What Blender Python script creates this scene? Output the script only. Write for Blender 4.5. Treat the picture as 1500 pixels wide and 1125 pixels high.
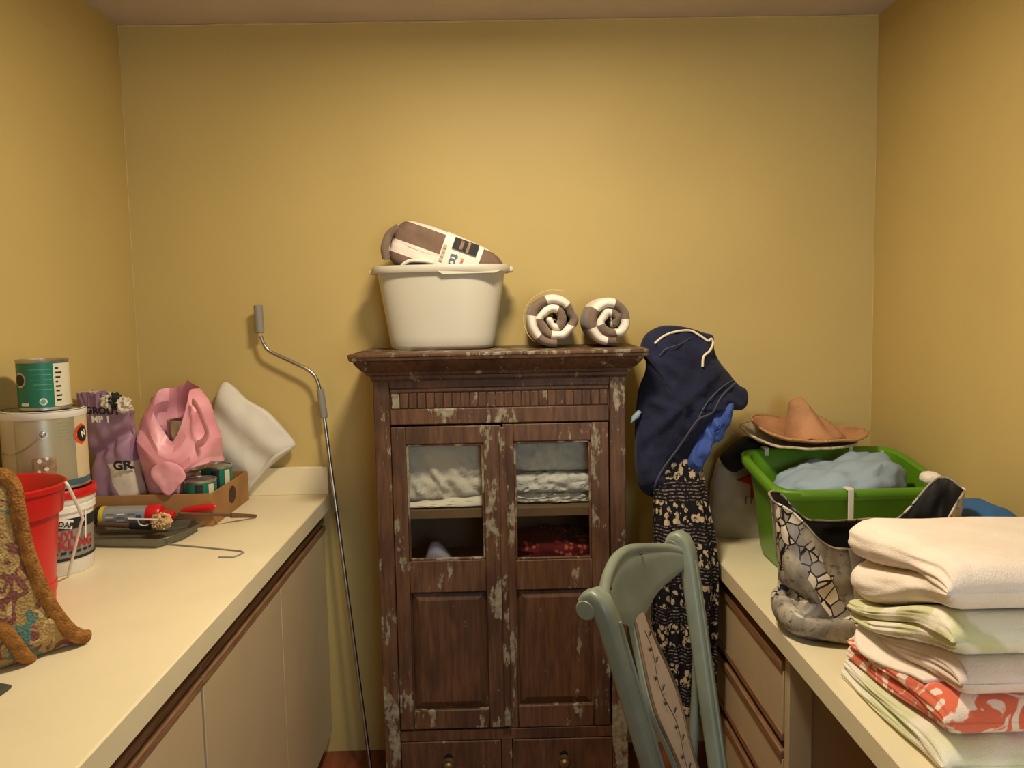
import bpy, bmesh, math, random
import numpy as np
from mathutils import Vector, Matrix, noise
random.seed(7)
for o in list(bpy.data.objects): bpy.data.objects.remove(o)
S = bpy.context.scene
COL = S.collection
PI = math.pi

# ------------------------------------------------------------------ camera
YAW, PITCH, ROLL, CAMH, F = .0154, .0882, -.0197, 1.5421, 1213.
fwd = Vector((math.sin(YAW)*math.cos(PITCH), math.cos(YAW)*math.cos(PITCH), -math.sin(PITCH)))
r0 = Vector((math.cos(YAW), -math.sin(YAW), 0)); u0 = r0.cross(fwd)
rgt = math.cos(ROLL)*r0 + math.sin(ROLL)*u0
upv = -math.sin(ROLL)*r0 + math.cos(ROLL)*u0
cd = bpy.data.cameras.new('camera'); cam = bpy.data.objects.new('camera', cd); COL.objects.link(cam)
cd.sensor_width = 36; cd.sensor_fit = 'HORIZONTAL'; cd.lens = F/1500*36; cd.clip_start = .02
m = Matrix((rgt, upv, -fwd)).transposed().to_4x4(); m.translation = (0, 0, CAMH)
cam.matrix_world = m
S.camera = cam

# ------------------------------------------------------------------ light and exposure
S.view_settings.view_transform = 'Standard'; S.view_settings.look = 'None'
S.view_settings.gamma = 1; S.view_settings.use_curve_mapping = False
S.view_settings.exposure = 0.0
w = bpy.data.worlds.new('sky'); S.world = w; w.use_nodes = True
w.node_tree.nodes['Background'].inputs[0].default_value = (.55, .75, 1, 1)
w.node_tree.nodes['Background'].inputs[1].default_value = .6

def area_light(name, loc, rot, sx, sy, power, col, shape='RECTANGLE', spread=PI):
    l = bpy.data.lights.new(name, 'AREA'); l.shape = shape; l.size = sx; l.size_y = sy
    l.energy = power; l.color = col; l.spread = spread
    o = bpy.data.objects.new(name, l); COL.objects.link(o); o.location = loc; o.rotation_euler = rot
    return o
area_light('ceiling_lamp_offscreen', (.05, 1.70, 2.448), (0, 0, 0), .26, .26, 29, (1, .87, .66), 'DISK')
area_light('window_rear_offscreen', (.76, -1.46, 1.5), (PI/2, 0, 0), .86, .96, 30, (.70, .85, 1))

# ------------------------------------------------------------------ helpers: pixels of the photograph to real points
CAMV = Vector((0, 0, CAMH))
def ray(px, py): return fwd*F + rgt*(px-750) - upv*(py-562.5)
def PY(px, py, Y): d = ray(px, py); return CAMV + d*(Y/d.y)
def PZ(px, py, Z): d = ray(px, py); return CAMV + d*((Z-CAMH)/d.z)
def PP(px, py, o, n): d = ray(px, py); return CAMV + d*((Vector(o)-CAMV).dot(n)/d.dot(n))

def lin(c):
    return tuple(((x/255)/12.92 if x/255 <= .04045 else ((x/255+.055)/1.055)**2.4) for x in c) + (1,)

# ------------------------------------------------------------------ materials
def nd(t, typ, ins=None, **pr):
    n = t.nodes.new(typ)
    for k, v in pr.items(): setattr(n, k, v)
    for k, v in (ins or {}).items():
        if isinstance(v, bpy.types.NodeSocket): t.links.new(v, n.inputs[k])
        else: n.inputs[k].default_value = v
    return n
class Mat:
    def __init__(s, name, rough=.6, metal=0, spec=.5):
        s.m = bpy.data.materials.new(name); s.m.use_nodes = True; s.t = s.m.node_tree
        s.b = s.t.nodes['Principled BSDF']
        s.b.inputs['Roughness'].default_value = rough; s.b.inputs['Metallic'].default_value = metal
        s.b.inputs['Specular IOR Level'].default_value = spec
        s.obj = nd(s.t, 'ShaderNodeTexCoord').outputs['Object']
    def vec(s, scale=(1, 1, 1), rand=False, loc=(0, 0, 0)):
        v = nd(s.t, 'ShaderNodeMapping', {'Vector': s.obj, 'Scale': scale, 'Location': loc}).outputs[0]
        if rand:
            r = nd(s.t, 'ShaderNodeObjectInfo').outputs['Random']
            q = s.math('MULTIPLY', r, 37.0)
            v = nd(s.t, 'ShaderNodeVectorMath', {0: v, 1: q}, operation='ADD').outputs[0]
        return v
    def noise(s, scale, detail=3, vec=None, rough=.5, dist=0):
        return nd(s.t, 'ShaderNodeTexNoise', {'Vector': vec or s.obj, 'Scale': scale, 'Detail': detail, 'Roughness': rough, 'Distortion': dist}).outputs['Fac']
    def vor(s, scale, feature='F1', vec=None, out='Distance'):
        return nd(s.t, 'ShaderNodeTexVoronoi', {'Vector': vec or s.obj, 'Scale': scale}, feature=feature).outputs[out]
    def math(s, op, a, b=0.0, c=0.0):
        return nd(s.t, 'ShaderNodeMath', {0: a, 1: b, 2: c}, operation=op).outputs[0]
    def step(s, a, lo, hi):
        return nd(s.t, 'ShaderNodeMapRange', {'Value': a, 'From Min': lo, 'From Max': hi}).outputs[0]
    def mix(s, f, a, b):
        n = nd(s.t, 'ShaderNodeMix', data_type='RGBA')
        for i, v in ((0, f), (6, a), (7, b)):
            if isinstance(v, bpy.types.NodeSocket): s.t.links.new(v, n.inputs[i])
            else: n.inputs[i].default_value = v if i == 0 else (lin(v) if len(v) == 3 else v)
        return n.outputs[2]
    def xyz(s, vec=None):
        n = nd(s.t, 'ShaderNodeSeparateXYZ', {0: vec or s.obj}); return n.outputs
    def col(s, c):
        if isinstance(c, bpy.types.NodeSocket): s.t.links.new(c, s.b.inputs['Base Color'])
        else: s.b.inputs['Base Color'].default_value = lin(c)
        return s
    def rough(s, r): s.t.links.new(r, s.b.inputs['Roughness']); return s
    def bump(s, h, strength=.3, dist=.002):
        n = nd(s.t, 'ShaderNodeBump', {'Height': h, 'Strength': strength, 'Distance': dist})
        s.t.links.new(n.outputs[0], s.b.inputs['Normal']); return s
    def sheen(s, w=.3): s.b.inputs['Sheen Weight'].default_value = w; return s

def plain(name, c, rough=.6, metal=0, var=.12, vs=9, bump=0, bs=120, bd=.001, spec=.5, sheen=0, c2=None):
    M = Mat(name, rough, metal, spec)
    k = c2 or tuple(max(0, x*(1-var)) for x in c)
    f = M.step(M.noise(vs, 4, M.vec(rand=True)), .35, .68)
    M.col(M.mix(f, c, k))
    if bump: M.bump(M.noise(bs, 4), bump, bd)
    if sheen: M.sheen(sheen)
    return M.m
def terry(name, c, c2=None, var=.06, vs=14):
    M = Mat(name, .95, 0, .1)
    f = M.step(M.noise(vs, 3, M.vec(rand=True)), .35, .7)
    M.col(M.mix(f, c, c2 or tuple(x*(1-var) for x in c)))
    h = M.math('ADD', M.noise(420, 3), M.math('MULTIPLY', M.noise(34, 3), 1.6))
    return M.bump(h, .45, .004).sheen(.25).m

MATS = {}
MATS['wall'] = plain('yellow wall paint', (203, 178, 112), .55, 0, .03, 2.2, .12, 190, .0008, .3)
MATS['ceiling'] = plain('ceiling paint', (206, 192, 182), .8, 0, .04, 4, .15, 60, .002, .2)
MATS['paint_line'] = plain('pale caulk', (226, 198, 134), .6)
def floor_mat():
    M = Mat('red brown floor', .45)
    v = M.vec((1, .12, 1))
    c = M.mix(M.step(M.noise(30, 5, v), .3, .7), (150, 82, 50), (96, 45, 26))
    M.col(c); return M.bump(M.noise(60, 4, v), .15).m
MATS['floor'] = floor_mat()
MATS['laminate'] = plain('cream laminate', (238, 224, 186), .42, 0, .03, 5, .03, 300, .0004)
MATS['cab_face'] = plain('almond cabinet laminate', (202, 180, 142), .5, 0, .04, 4, .04, 200, .0005)
def wood_strip(name, a, b):
    M = Mat(name, .5); v = M.vec((6, .5, 6))
    M.col(M.mix(M.step(M.noise(22, 5, v), .3, .7), a, b)); return M.bump(M.noise(60, 3, v), .2, .001).m
MATS['oak'] = wood_strip('oak pull strip', (158, 120, 86), (120, 86, 58))
def worn(name, wear, a=(110, 77, 52), b=(68, 45, 31), paint=(160, 150, 126)):
    M = Mat(name, .55, 0, .35)
    g = M.noise(16, 6, M.vec((5, 5, .55), rand=True), .6)
    c = M.mix(M.step(g, .3, .72), a, b)
    c = M.mix(M.step(M.noise(5, 3, M.vec((1, 1, .6), rand=True)), .52, .75), c, (58, 36, 24))
    p = M.math('ADD', M.noise(13, 8, M.vec((1.5, 1.5, .62), rand=True), .68), M.math('MULTIPLY', M.noise(3.2, 2, M.vec(rand=True)), .38))
    k = M.step(p, wear, wear+.035)
    c = M.mix(k, c, M.mix(M.step(M.noise(60, 4), .3, .7), paint, (112, 102, 84)))
    M.col(c); M.rough(M.math('ADD', M.math('MULTIPLY', k, .25), .5))
    return M.bump(M.math('ADD', g, M.math('MULTIPLY', k, .6)), .45, .002).m
MATS['wood_post'] = worn('worn painted wood', .70)
MATS['wood_door'] = worn('worn brown wood', .757)
MATS['wood_panel'] = worn('brown wood panel', .818, (106, 72, 46), (64, 42, 28))
MATS['wood_cornice'] = worn('worn cornice wood', .80)
MATS['wood_top'] = worn('worn top edge', .72)
MATS['wood_inside'] = plain('bare shelf wood', (118, 92, 62), .7, 0, .2, 6)
def glass_mat():
    M = Mat('window glass'); t = M.t
    g = nd(t, 'ShaderNodeBsdfGlossy', {'Roughness': .06, 'Color': (.9, .9, .9, 1)}); tr = nd(t, 'ShaderNodeBsdfTransparent', {'Color': (.93, .94, .93, 1)})
    lw = nd(t, 'ShaderNodeLayerWeight', {'Blend': .5}).outputs['Facing']
    fr = nd(t, 'ShaderNodeMath', {0: M.math('MULTIPLY', M.math('POWER', lw, 5.0), .6), 1: .025}, operation='ADD')
    mx = nd(t, 'ShaderNodeMixShader', {0: fr.outputs[0], 1: tr.outputs[0], 2: g.outputs[0]})
    t.links.new(mx.outputs[0], t.nodes['Material Output'].inputs[0]); return M.m
MATS['glass'] = glass_mat()
def clear_plastic():
    M = Mat('clear smoky plastic'); t = M.t
    g = nd(t, 'ShaderNodeBsdfGlossy', {'Roughness': .12}); tr = nd(t, 'ShaderNodeBsdfTransparent', {'Color': (.62, .61, .54, 1)})
    df = nd(t, 'ShaderNodeBsdfDiffuse', {'Color': lin((136, 132, 112))})
    m1 = nd(t, 'ShaderNodeMixShader', {0: .42, 1: tr.outputs[0], 2: df.outputs[0]})
    mx = nd(t, 'ShaderNodeMixShader', {0: .12, 1: m1.outputs[0], 2: g.outputs[0]})
    t.links.new(mx.outputs[0], t.nodes['Material Output'].inputs[0]); return M.m
MATS['clear'] = clear_plastic()
MATS['steel'] = plain('brushed steel', (190, 186, 178), .28, 1, .1, 30)
MATS['tin'] = plain('tinned metal', (196, 188, 176), .36, .85, .12, 14)
MATS['grey_grip'] = plain('grey plastic grip', (142, 138, 128), .5, 0, .06)
MATS['brass'] = plain('aged brass', (120, 98, 60), .5, .7, .25, 40)
MATS['iron'] = plain('dark iron', (40, 38, 36), .5, .6)
MATS['tub'] = plain('stone grey plastic', (202, 195, 176), .42, 0, .03, 4)
MATS['white_plastic'] = plain('white plastic', (232, 228, 218), .4, 0, .03)
MATS['red_plastic'] = plain('red plastic', (204, 26, 28), .34, 0, .08, 5)
MATS['green_plastic'] = plain('green plastic', (98, 150, 30), .36, 0, .05, 4)
MATS['black'] = plain('black cloth', (22, 21, 22), .85, 0, .2)
MATS['black_print'] = plain('black print', (26, 26, 26), .55)
MATS['white_print'] = plain('white print', (236, 230, 214), .5, 0, .03)
MATS['card'] = plain('brown cardboard', (172, 124, 72), .85, 0, .12, 7, .1, 90)
MATS['print_brown'] = plain('dark brown print', (70, 40, 34), .8)
MATS['navy'] = plain('navy cotton', (38, 41, 66), .9, 0, .25, 10, .5, 90, .004, .2, .08)
MATS['blue_cloth'] = plain('blue cotton', (72, 98, 172), .9, 0, .15, 9, .3, 60, .004, .2)
MATS['cord'] = plain('cream cord', (238, 222, 190), .85)
MATS['seam'] = plain('grey seam piping', (82, 82, 92), .8)
MATS['linen'] = plain('white linen', (224, 214, 196), .92, 0, .06, 7, .5, 18, .01, .2)
def quilt_mat():
    M = Mat('ruffled white quilt', .95, 0, .2)
    M.col(M.mix(M.step(M.noise(40, 3), .35, .65), (214, 208, 196), (196, 191, 182)))
    return M.bump(M.noise(55, 3), .8, .008).m
MATS['quilt'] = quilt_mat()
MATS['lavender'] = plain('lavender cloth', (176, 168, 186), .9)
def floral():
    M = Mat('red floral cloth', .95, 0, .2)
    c = M.mix(M.step(M.vor(60), .25, .5), (190, 96, 70), (96, 20, 24))
    c = M.mix(M.step(M.noise(9, 2), .45, .55), (84, 16, 20), c)
    M.col(c); return M.bump(M.noise(50), .3, .003).m
MATS['floral'] = floral()
MATS['t_brown'] = terry('brown terry', (132, 110, 92), var=.2)
MATS['t_white'] = terry('white terry', (244, 232, 216))
MATS['t_cream'] = terry('cream terry', (250, 236, 220), (246, 228, 210))
MATS['t_pink'] = terry('pinkish white terry', (240, 218, 204))
def pattern_terry(name, base, pat, sc, lo, hi, dist=1.5):
    M = Mat(name, .95, 0, .1)
    f = M.step(M.noise(sc, 2, M.vec(rand=True), .5, dist), lo, hi)
    M.col(M.mix(f, base, pat))
    h = M.math('ADD', M.noise(420, 3), M.math('MULTIPLY', M.noise(34, 3), 1.6))
    return M.bump(h, .45, .004).sheen(.25).m
MATS['t_green'] = pattern_terry('pale green swirl terry', (242, 234, 212), (216, 212, 164), 8, .46, .54)
MATS['t_green2'] = pattern_terry('pale mint terry', (242, 236, 216), (222, 222, 178), 5, .45, .62)
MATS['t_coral'] = pattern_terry('coral swirl terry', (226, 112, 82), (246, 220, 200), 13, .52, .56, 2.2)
def snake(name, bright=1.0):
    M = Mat(name, .38, 0, .5)
    x, y, z = M.xyz()
    g = M.noise(11, 5, M.vec((1, 1, .5)), .6, .6)
    base = M.mix(M.step(g, .36, .64), (92, 86, 84), (186, 174, 150))
    base = M.mix(M.step(M.noise(70, 4), .56, .7), base, (84, 78, 76))
    v = M.vec((1, 1, .85)); wv = nd(M.t, 'ShaderNodeVectorMath', {0: v, 1: (0, 0, 0)}, operation='ADD').outputs[0]
    e = M.vor(38, 'DISTANCE_TO_EDGE', wv); cells = M.vor(38, 'F1', wv, 'Color')
    k = M.xyz(cells)[0]
    u = M.math('ADD', M.math('ADD', x, y), M.math('MULTIPLY', z, .30))
    band = M.math('PINGPONG', M.math('ADD', u, .155), .075)
    inb = M.math('LESS_THAN', M.math('ADD', band, M.math('MULTIPLY', k, .014)), .027)
    cellc = M.mix(M.step(k, .25, .6), (228, 214, 190), (150, 142, 132))
    c = M.mix(inb, base, cellc)
    ln = M.math('MULTIPLY', M.math('LESS_THAN', e, .055), inb)
    c = M.mix(ln, c, (34, 26, 24))
    M.col(c); return M.bump(M.noise(70, 3), .2, .002).m
MATS['snake'] = snake('snakeskin print vinyl')
MATS['lining'] = plain('black lining', (20, 18, 18), .55, 0, .2, 8, .4, 40, .003)
def skirt_mat():
    M = Mat('black cotton with cream elephant rows', .9, 0, .2)
    x, y, z = M.xyz()
    r = M.math('FRACT', M.math('MULTIPLY', M.math('ADD', z, M.math('MULTIPLY', M.noise(6), .02)), 8.2))
    stripes = M.math('GREATER_THAN', M.math('SINE', M.math('MULTIPLY', z, 620)), .35)
    fine = M.math('MULTIPLY', stripes, M.step(M.noise(110, 2), .45, .6))
    animals = M.math('LESS_THAN', M.vor(46, 'F1', M.vec((1.2, 1.2, .9))), .50)
    animals = M.math('MULTIPLY', animals, M.step(M.noise(75, 3), .43, .50))
    k = M.math('LESS_THAN', r, .46)
    f = M.math('ADD', M.math('MULTIPLY', fine, k), M.math('MULTIPLY', animals, M.math('SUBTRACT', 1, k)))
    c = M.mix(M.math('MULTIPLY', f, .85), (22, 20, 22), M.mix(k, (196, 172, 142), (146, 128, 120)))
    M.col(c); return M.bump(M.noise(60, 3), .3, .003).m
MATS['skirt'] = skirt_mat()
MATS['sage'] = plain('sage green chair paint', (126, 133, 116), .42, 0, .14, 8, .1, 40)
MATS['splat'] = plain('dusty pink splat paint', (176, 152, 130), .5, 0, .12, 9)
MATS['vine'] = plain('dark green painted vine', (64, 66, 52), .6)
MATS['gilt'] = plain('worn gilt edge', (118, 92, 62), .5, .2, .3, 30)
MATS['straw'] = plain('salmon straw', (204, 150, 108), .85, 0, .18, 12, .6, 300, .003, .2)
MATS['straw_edge'] = plain('tan woven straw', (206, 158, 104), .85, 0, .22, 200, .7, 260, .004, .2)
MATS['straw_pale'] = plain('pale straw', (214, 196, 160), .85, 0, .25, 90, .6, 240, .003, .2)
MATS['pale_blue'] = plain('pale blue cotton', (156, 174, 188), .9, 0, .08, 7, .4, 22, .006, .2)
MATS['strong_blue'] = plain('blue nylon', (40, 96, 150), .6, 0, .15, 5, .25, 30, .004)
MATS['bag_white'] = plain('white shopping bag plastic', (206, 198, 186), .45, 0, .06, 8, .4, 20, .008)
MATS['star_red'] = plain('red star print', (196, 30, 34), .5)
MATS['thin_grey'] = plain('grey print', (120, 108, 100), .6)
def pink_plastic():
    M = Mat('thin pink plastic', .38)
    M.col(M.mix(M.step(M.noise(9, 3), .35, .7), (240, 172, 178), (226, 146, 158)))
    M.b.inputs['Subsurface Weight'].default_value = .12
    return M.bump(M.noise(18, 3), .25, .006).m
MATS['pink'] = pink_plastic()
MATS['sack_purple'] = plain('purple printed sack paper', (164, 126, 150), .6, 0, .12, 8, .4, 24, .005)
MATS['sack_white'] = plain('white sack paper', (216, 200, 178), .65, 0, .08, 8, .3, 24, .005)
MATS['label_green'] = plain('green can label', (24, 116, 92), .42, 0, .1, 6)
MATS['label_white'] = plain('cream can label', (222, 212, 184), .5, 0, .06)
MATS['label_grey'] = plain('grey pail label', (142, 134, 128), .5, 0, .06)
MATS['label_line'] = plain('pale green print', (120, 176, 140), .5)
MATS['gallon_body'] = plain('grey gallon label', (186, 178, 152), .34, .45, .12, 5)
MATS['gallon_side'] = plain('pale grey gallon panel', (206, 196, 172), .45, .1, .1, 5)
MATS['orange'] = plain('orange emblem', (224, 78, 34), .5)
MATS['teal'] = plain('teal label band', (66, 106, 112), .5)
MATS['yellow'] = plain('yellow band', (222, 196, 60), .5)
MATS['silver_label'] = plain('silver blue tube label', (176, 178, 182), .35, .4, .08, 20)
MATS['blue_print'] = plain('blue print', (40, 96, 160), .5)
MATS['red_print'] = plain('red print', (190, 34, 40), .5)
MATS['orange_print'] = plain('coral print', (228, 140, 110), .6)
MATS['tan_print'] = plain('tan print', (212, 190, 150), .6)
MATS['slate_print'] = plain('slate blue print', (90, 112, 132), .6)
MATS['dark_photo'] = plain('dark photo print', (58, 48, 40), .4, 0, .6, 60)
MATS['photo_tan'] = plain('tan photo print', (176, 140, 104), .4, 0, .3, 60)
MATS['sponge'] = plain('tan sponge', (232, 190, 132), .95, 0, .25, 60)
MATS['knob_wood'] = plain('brown tool handle', (104, 72, 48), .5)
MATS['package'] = plain('white padded bag', (226, 218, 202), .55, 0, .05, 6, .3, 16, .008)
MATS['slate'] = plain('dark slate cloth', (74, 72, 62), .9)
def knit():
    M = Mat('multicolour knit wool', .95, 0, .1)
    v = M.vec((1, 1, 1))
    a = M.noise(24, 2, v, .5, 1.2); b = M.noise(30, 2, M.vec(loc=(3, 1, 7)), .5, 1.0); d = M.noise(17, 2, M.vec(loc=(9, 4, 2)), .5, .8)
    c = M.mix(M.step(a, .5, .53), (160, 132, 84), (120, 76, 70))
    c = M.mix(M.step(b, .58, .61), c, (190, 164, 112))
    c = M.mix(M.step(d, .62, .65), c, (86, 120, 112))
    M.col(c)
    return M.bump(M.vor(190), .8, .004).m
MATS['knit'] = knit()
def knit_edge():
    M = Mat('brown knit edging', .95, 0, .1)
    M.col(M.mix(M.step(M.noise(60, 3), .35, .65), (164, 114, 60), (130, 86, 44)))
    return M.bump(M.vor(210), .8, .004).m
MATS['knit_edge'] = knit_edge()
MATS['fixture'] = plain('white lamp housing', (232, 230, 224), .5)

# ------------------------------------------------------------------ mesh helpers
OFF = {}
def crc(pts, n, closed=True):
    """Catmull-Rom resample of a list of points"""
    P = [Vector(p) for p in pts]; k = len(P); out = []
    segs = k if closed else k-1
    for i in range(n):
        t = i*segs/n if closed else i*segs/(n-1)
        a = min(int(t), segs-1); u = t-a
        if closed: p0, p1, p2, p3 = P[(a-1) % k], P[a % k], P[(a+1) % k], P[(a+2) % k]
        else: p0, p1, p2, p3 = P[max(a-1, 0)], P[a], P[min(a+1, k-1)], P[min(a+2, k-1)]
        out.append(.5*((2*p1) + (p2-p0)*u + (2*p0-5*p1+4*p2-p3)*u*u + (3*p1-p0-3*p2+p3)*u**3))
    return out
def sst(a, b, x):
    t = min(1, max(0, (x-a)/(b-a))); return t*t*(3-2*t)
def nz(x, y, z, s=1.0, seed=0.0): return noise.noise(Vector((x*s+seed, y*s+seed*.7, z*s-seed)))

class MB:
    def __init__(s): s.v = []; s.f = []; s.fm = []
    def face(s, idx, m=0): s.f.append(tuple(idx)); s.fm.append(m)
    def box(s, x0, x1, y0, y1, z0, z1, m=0):
        b = len(s.v)
        s.v += [Vector(p) for p in ((x0,y0,z0),(x1,y0,z0),(x1,y1,z0),(x0,y1,z0),(x0,y0,z1),(x1,y0,z1),(x1,y1,z1),(x0,y1,z1))]
        for q in ((3,2,1,0),(4,5,6,7),(0,1,5,4),(1,2,6,5),(2,3,7,6),(3,0,4,7)): s.face([b+i for i in q], m)
        return s
    def grid(s, rows, cu=False, cap0=False, cap1=False, flip=False, mf=None):
        """rows of points; cu closes each row"""
        b = len(s.v); n = len(rows[0]); k = len(rows)
        for r in rows: s.v += [Vector(p) for p in r]
        for i in range(k-1):
            for j in range(n if cu else n-1):
                j2 = (j+1) % n
                q = [b+i*n+j, b+i*n+j2, b+(i+1)*n+j2, b+(i+1)*n+j]
                s.face(q[::-1] if flip else q, mf(i, j) if mf else 0)
        if cap0: s.face([b+j for j in range(n)][::(1 if flip else -1)], mf(0, 0) if mf else 0)
        if cap1: s.face([b+(k-1)*n+j for j in range(n)][::(-1 if flip else 1)], mf(k-2, 0) if mf else 0)
        return s
    def lathe(s, prof, c=(0,0,0), seg=40, sx=1, sy=1, cap0=True, cap1=True, a0=0, a1=2*PI):
        full = abs(a1-a0-2*PI) < 1e-6
        n = seg if full else seg+1
        rows = [[(c[0]+sx*r*math.cos(a0+(a1-a0)*j/seg), c[1]+sy*r*math.sin(a0+(a1-a0)*j/seg), c[2]+z) for j in range(n)] for r, z in prof]
        return s.grid(rows, full, cap0 and full, cap1 and full)
    def tube(s, pts, r, seg=10, cap=True, flat=1.0, p=2.0, side=None):
        P = [Vector(q) for q in pts]; rows = []
        t0 = (P[1]-P[0]).normalized()
        ref = Vector(side) if side else (Vector((0,0,1)) if abs(t0.z) < .9 else Vector((1,0,0)))
        nv = (ref - t0*ref.dot(t0)).normalized()
        for i, q in enumerate(P):
            t = (P[min(i+1, len(P)-1)]-P[max(i-1, 0)]).normalized()
            if side: nv = Vector(side)
            nv = (nv - t*nv.dot(t)).normalized(); bv = t.cross(nv)
            rr = r(i/(len(P)-1)) if callable(r) else r
            row = []
            for j in range(seg):
                a = 2*PI*j/seg; ca, sa = math.cos(a), math.sin(a)
                ca = math.copysign(abs(ca)**(2/p), ca); sa = math.copysign(abs(sa)**(2/p), sa)
                row.append(q + nv*ca*rr + bv*sa*rr*flat)
            rows.append(row)
        return s.grid(rows, True, cap, cap)
    def prism(s, pts, d):
        """polygon pts (3D) extruded by vector d"""
        b = len(s.v); n = len(pts); d = Vector(d)
        s.v += [Vector(p) for p in pts] + [Vector(p)+d for p in pts]
        s.face(range(b, b+n)); s.face(range(b+2*n-1, b+n-1, -1))
        for i in range(n): s.face([b+(i+1) % n, b+i, b+n+i, b+n+(i+1) % n])
        return s
    def add(s, o, m=0):
        b = len(s.v); s.v += o.v
        for f in o.f: s.face([i+b for i in f], m)
        return s
    def xf(s, fn): s.v = [Vector(fn(p)) for p in s.v]; return s
    def build(s, name, mat, parent=None, smooth=35, bevel=0, seg=2, solid=0, subd=0):
        mats = mat if isinstance(mat, (list, tuple)) else [mat]
        if parent is not None: off = OFF[parent.name]
        else:
            xs = [p.x for p in s.v]; ys = [p.y for p in s.v]; zs = [p.z for p in s.v]
            off = Vector(((min(xs)+max(xs))/2, (min(ys)+max(ys))/2, min(zs)))
        me = bpy.data.meshes.new(name)
        me.from_pydata([p-off for p in s.v], [], s.f)
        for k in mats: me.materials.append(MATS[k])
        if len(mats) > 1: me.polygons.foreach_set('material_index', s.fm)
        bm = bmesh.new(); bm.from_mesh(me); bmesh.ops.recalc_face_normals(bm, faces=bm.faces); bm.to_mesh(me); bm.free()
        if smooth: me.shade_smooth(); me.set_sharp_from_angle(angle=math.radians(smooth))
        o = bpy.data.objects.new(name, me); COL.objects.link(o)
        if parent is not None: o.parent = parent; OFF[o.name] = off
        else: o.location = off; OFF[o.name] = off
        if solid:
            q = o.modifiers.new('thickness', 'SOLIDIFY'); q.thickness = solid; q.offset = 0
        if bevel:
            q = o.modifiers.new('bevel', 'BEVEL'); q.width = bevel; q.segments = seg; q.limit_method = 'ANGLE'
        if subd:
            q = o.modifiers.new('smooth', 'SUBSURF'); q.levels = subd; q.render_levels = subd
        return o
def box(*a): return MB().box(*a)
def tag(o, label, cat, group=None):
    o['label'] = label; o['category'] = cat
    if group: o['group'] = group
    return o
def thing(name, label, cat, loc, rotz=0, group=None, local=False):
    o = bpy.data.objects.new(name, None); COL.objects.link(o); o.empty_display_size = .05
    o.location = loc; o.rotation_euler = (0, 0, rotz)
    OFF[o.name] = Vector((0, 0, 0)) if (rotz or local) else Vector(loc)
    return tag(o, label, cat, group)
def struct(o): o['kind'] = 'structure'; return o
def se(cx, cy, z, a, b, p=4, n=64):
    out = []
    for j in range(n):
        t = 2*PI*j/n; c, q = math.cos(t), math.sin(t)
        out.append(Vector((cx+a*math.copysign(abs(c)**(2/p), c), cy+b*math.copysign(abs(q)**(2/p), q), z)))
    return out
def blob(c, h, p=2.6, disp=None, n=40, k=22):
    """superellipsoid lump with displacement disp(dir)->metres, flat bottom kept"""
    mb = MB(); rows = []
    for i in range(1, k):
        ph = -PI/2+PI*i/k; row = []
        for j in range(n):
            t = 2*PI*j/n
            d = Vector((math.cos(ph)*math.cos(t), math.cos(ph)*math.sin(t), math.sin(ph)))
            s = (abs(d.x)**p+abs(d.y)**p+abs(d.z)**p)**(-1/p)
            q = d*s
            e = disp(q) if disp else 0
            row.append(Vector((c[0]+q.x*(h[0]+e), c[1]+q.y*(h[1]+e), c[2]+q.z*(h[2]+(e if q.z > -.6 else 0)))))
        rows.append(row)
    return mb.grid(rows, True, True, True)
class Puff:
    """cushion-like solid over an outline in the plane (o, ex, up); nrm points to the viewer"""
    def __init__(s, out, cen, o, ex, nrm, tf, tb, p=2.4, nr=14, nt=150, disp=None, smooth=True):
        s.o, s.ex, s.n = Vector(o), Vector(ex), Vector(nrm)
        s.b = crc([(a, b, 0) for a, b in out], nt) if smooth else [Vector((a, b, 0)) for a, b in out]
        s.c = Vector((cen[0], cen[1], 0)); s.tf, s.tb, s.p, s.d = tf, tb, p, disp
        nt = len(s.b); rows = []; mb = MB()
        rs = [math.sin(PI/2*i/nr) for i in range(1, nr+1)]
        for side, t in ((1, tf), (-1, tb)):
            rows = []
            for r in (rs if side == 1 else rs[::-1]):
                row = []
                for q in s.b:
                    u = s.c+(q-s.c)*r; row.append(s.pt(u.x, u.y, r, side, t))
                rows.append(row)
            if side == 1: allr = rows
            else: allr = allr + rows[1:]
        mb.grid(allr, True, True, True); s.mb = mb
    def pt(s, u, z, r, side, t):
        h = max(0, 1-r**s.p)**(1/s.p)
        d = s.d(u, z)*min(1, h*1.6) if (s.d and side == 1) else 0
        return s.o + s.ex*u + Vector((0, 0, z)) + s.n*(side*t*h + d)
    def on(s, u, z, lift=.002):
        """point on the front surface"""
        q = Vector((u, z, 0))-s.c; a = math.atan2(q.y, q.x); best = None
        for i in range(len(s.b)):
            e = s.b[i]-s.c; da = abs((math.atan2(e.y, e.x)-a+PI) % (2*PI)-PI)
            if best is None or da < best[0]: best = (da, e.length)
        r = min(.999, q.length/best[1])
        return s.pt(u, z, r, 1, s.tf) + s.n*lift
def text_mb(txt, size, mapf, bold=0.0, depth=0.0):
    c = bpy.data.curves.new('txt', 'FONT'); c.body = txt; c.size = size; c.offset = bold; c.align_x = 'CENTER'; c.resolution_u = 3
    o = bpy.data.objects.new('txt', c); COL.objects.link(o)
    dg = bpy.context.evaluated_depsgraph_get()
    me = bpy.data.meshes.new_from_object(o.evaluated_get(dg))
    mb = MB(); mb.v = [Vector(mapf(v.co.x, v.co.y)) for v in me.vertices]
    for p in me.polygons: mb.face(p.vertices)
    bpy.data.objects.remove(o); bpy.data.curves.remove(c); bpy.data.meshes.remove(me)
    return mb
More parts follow.
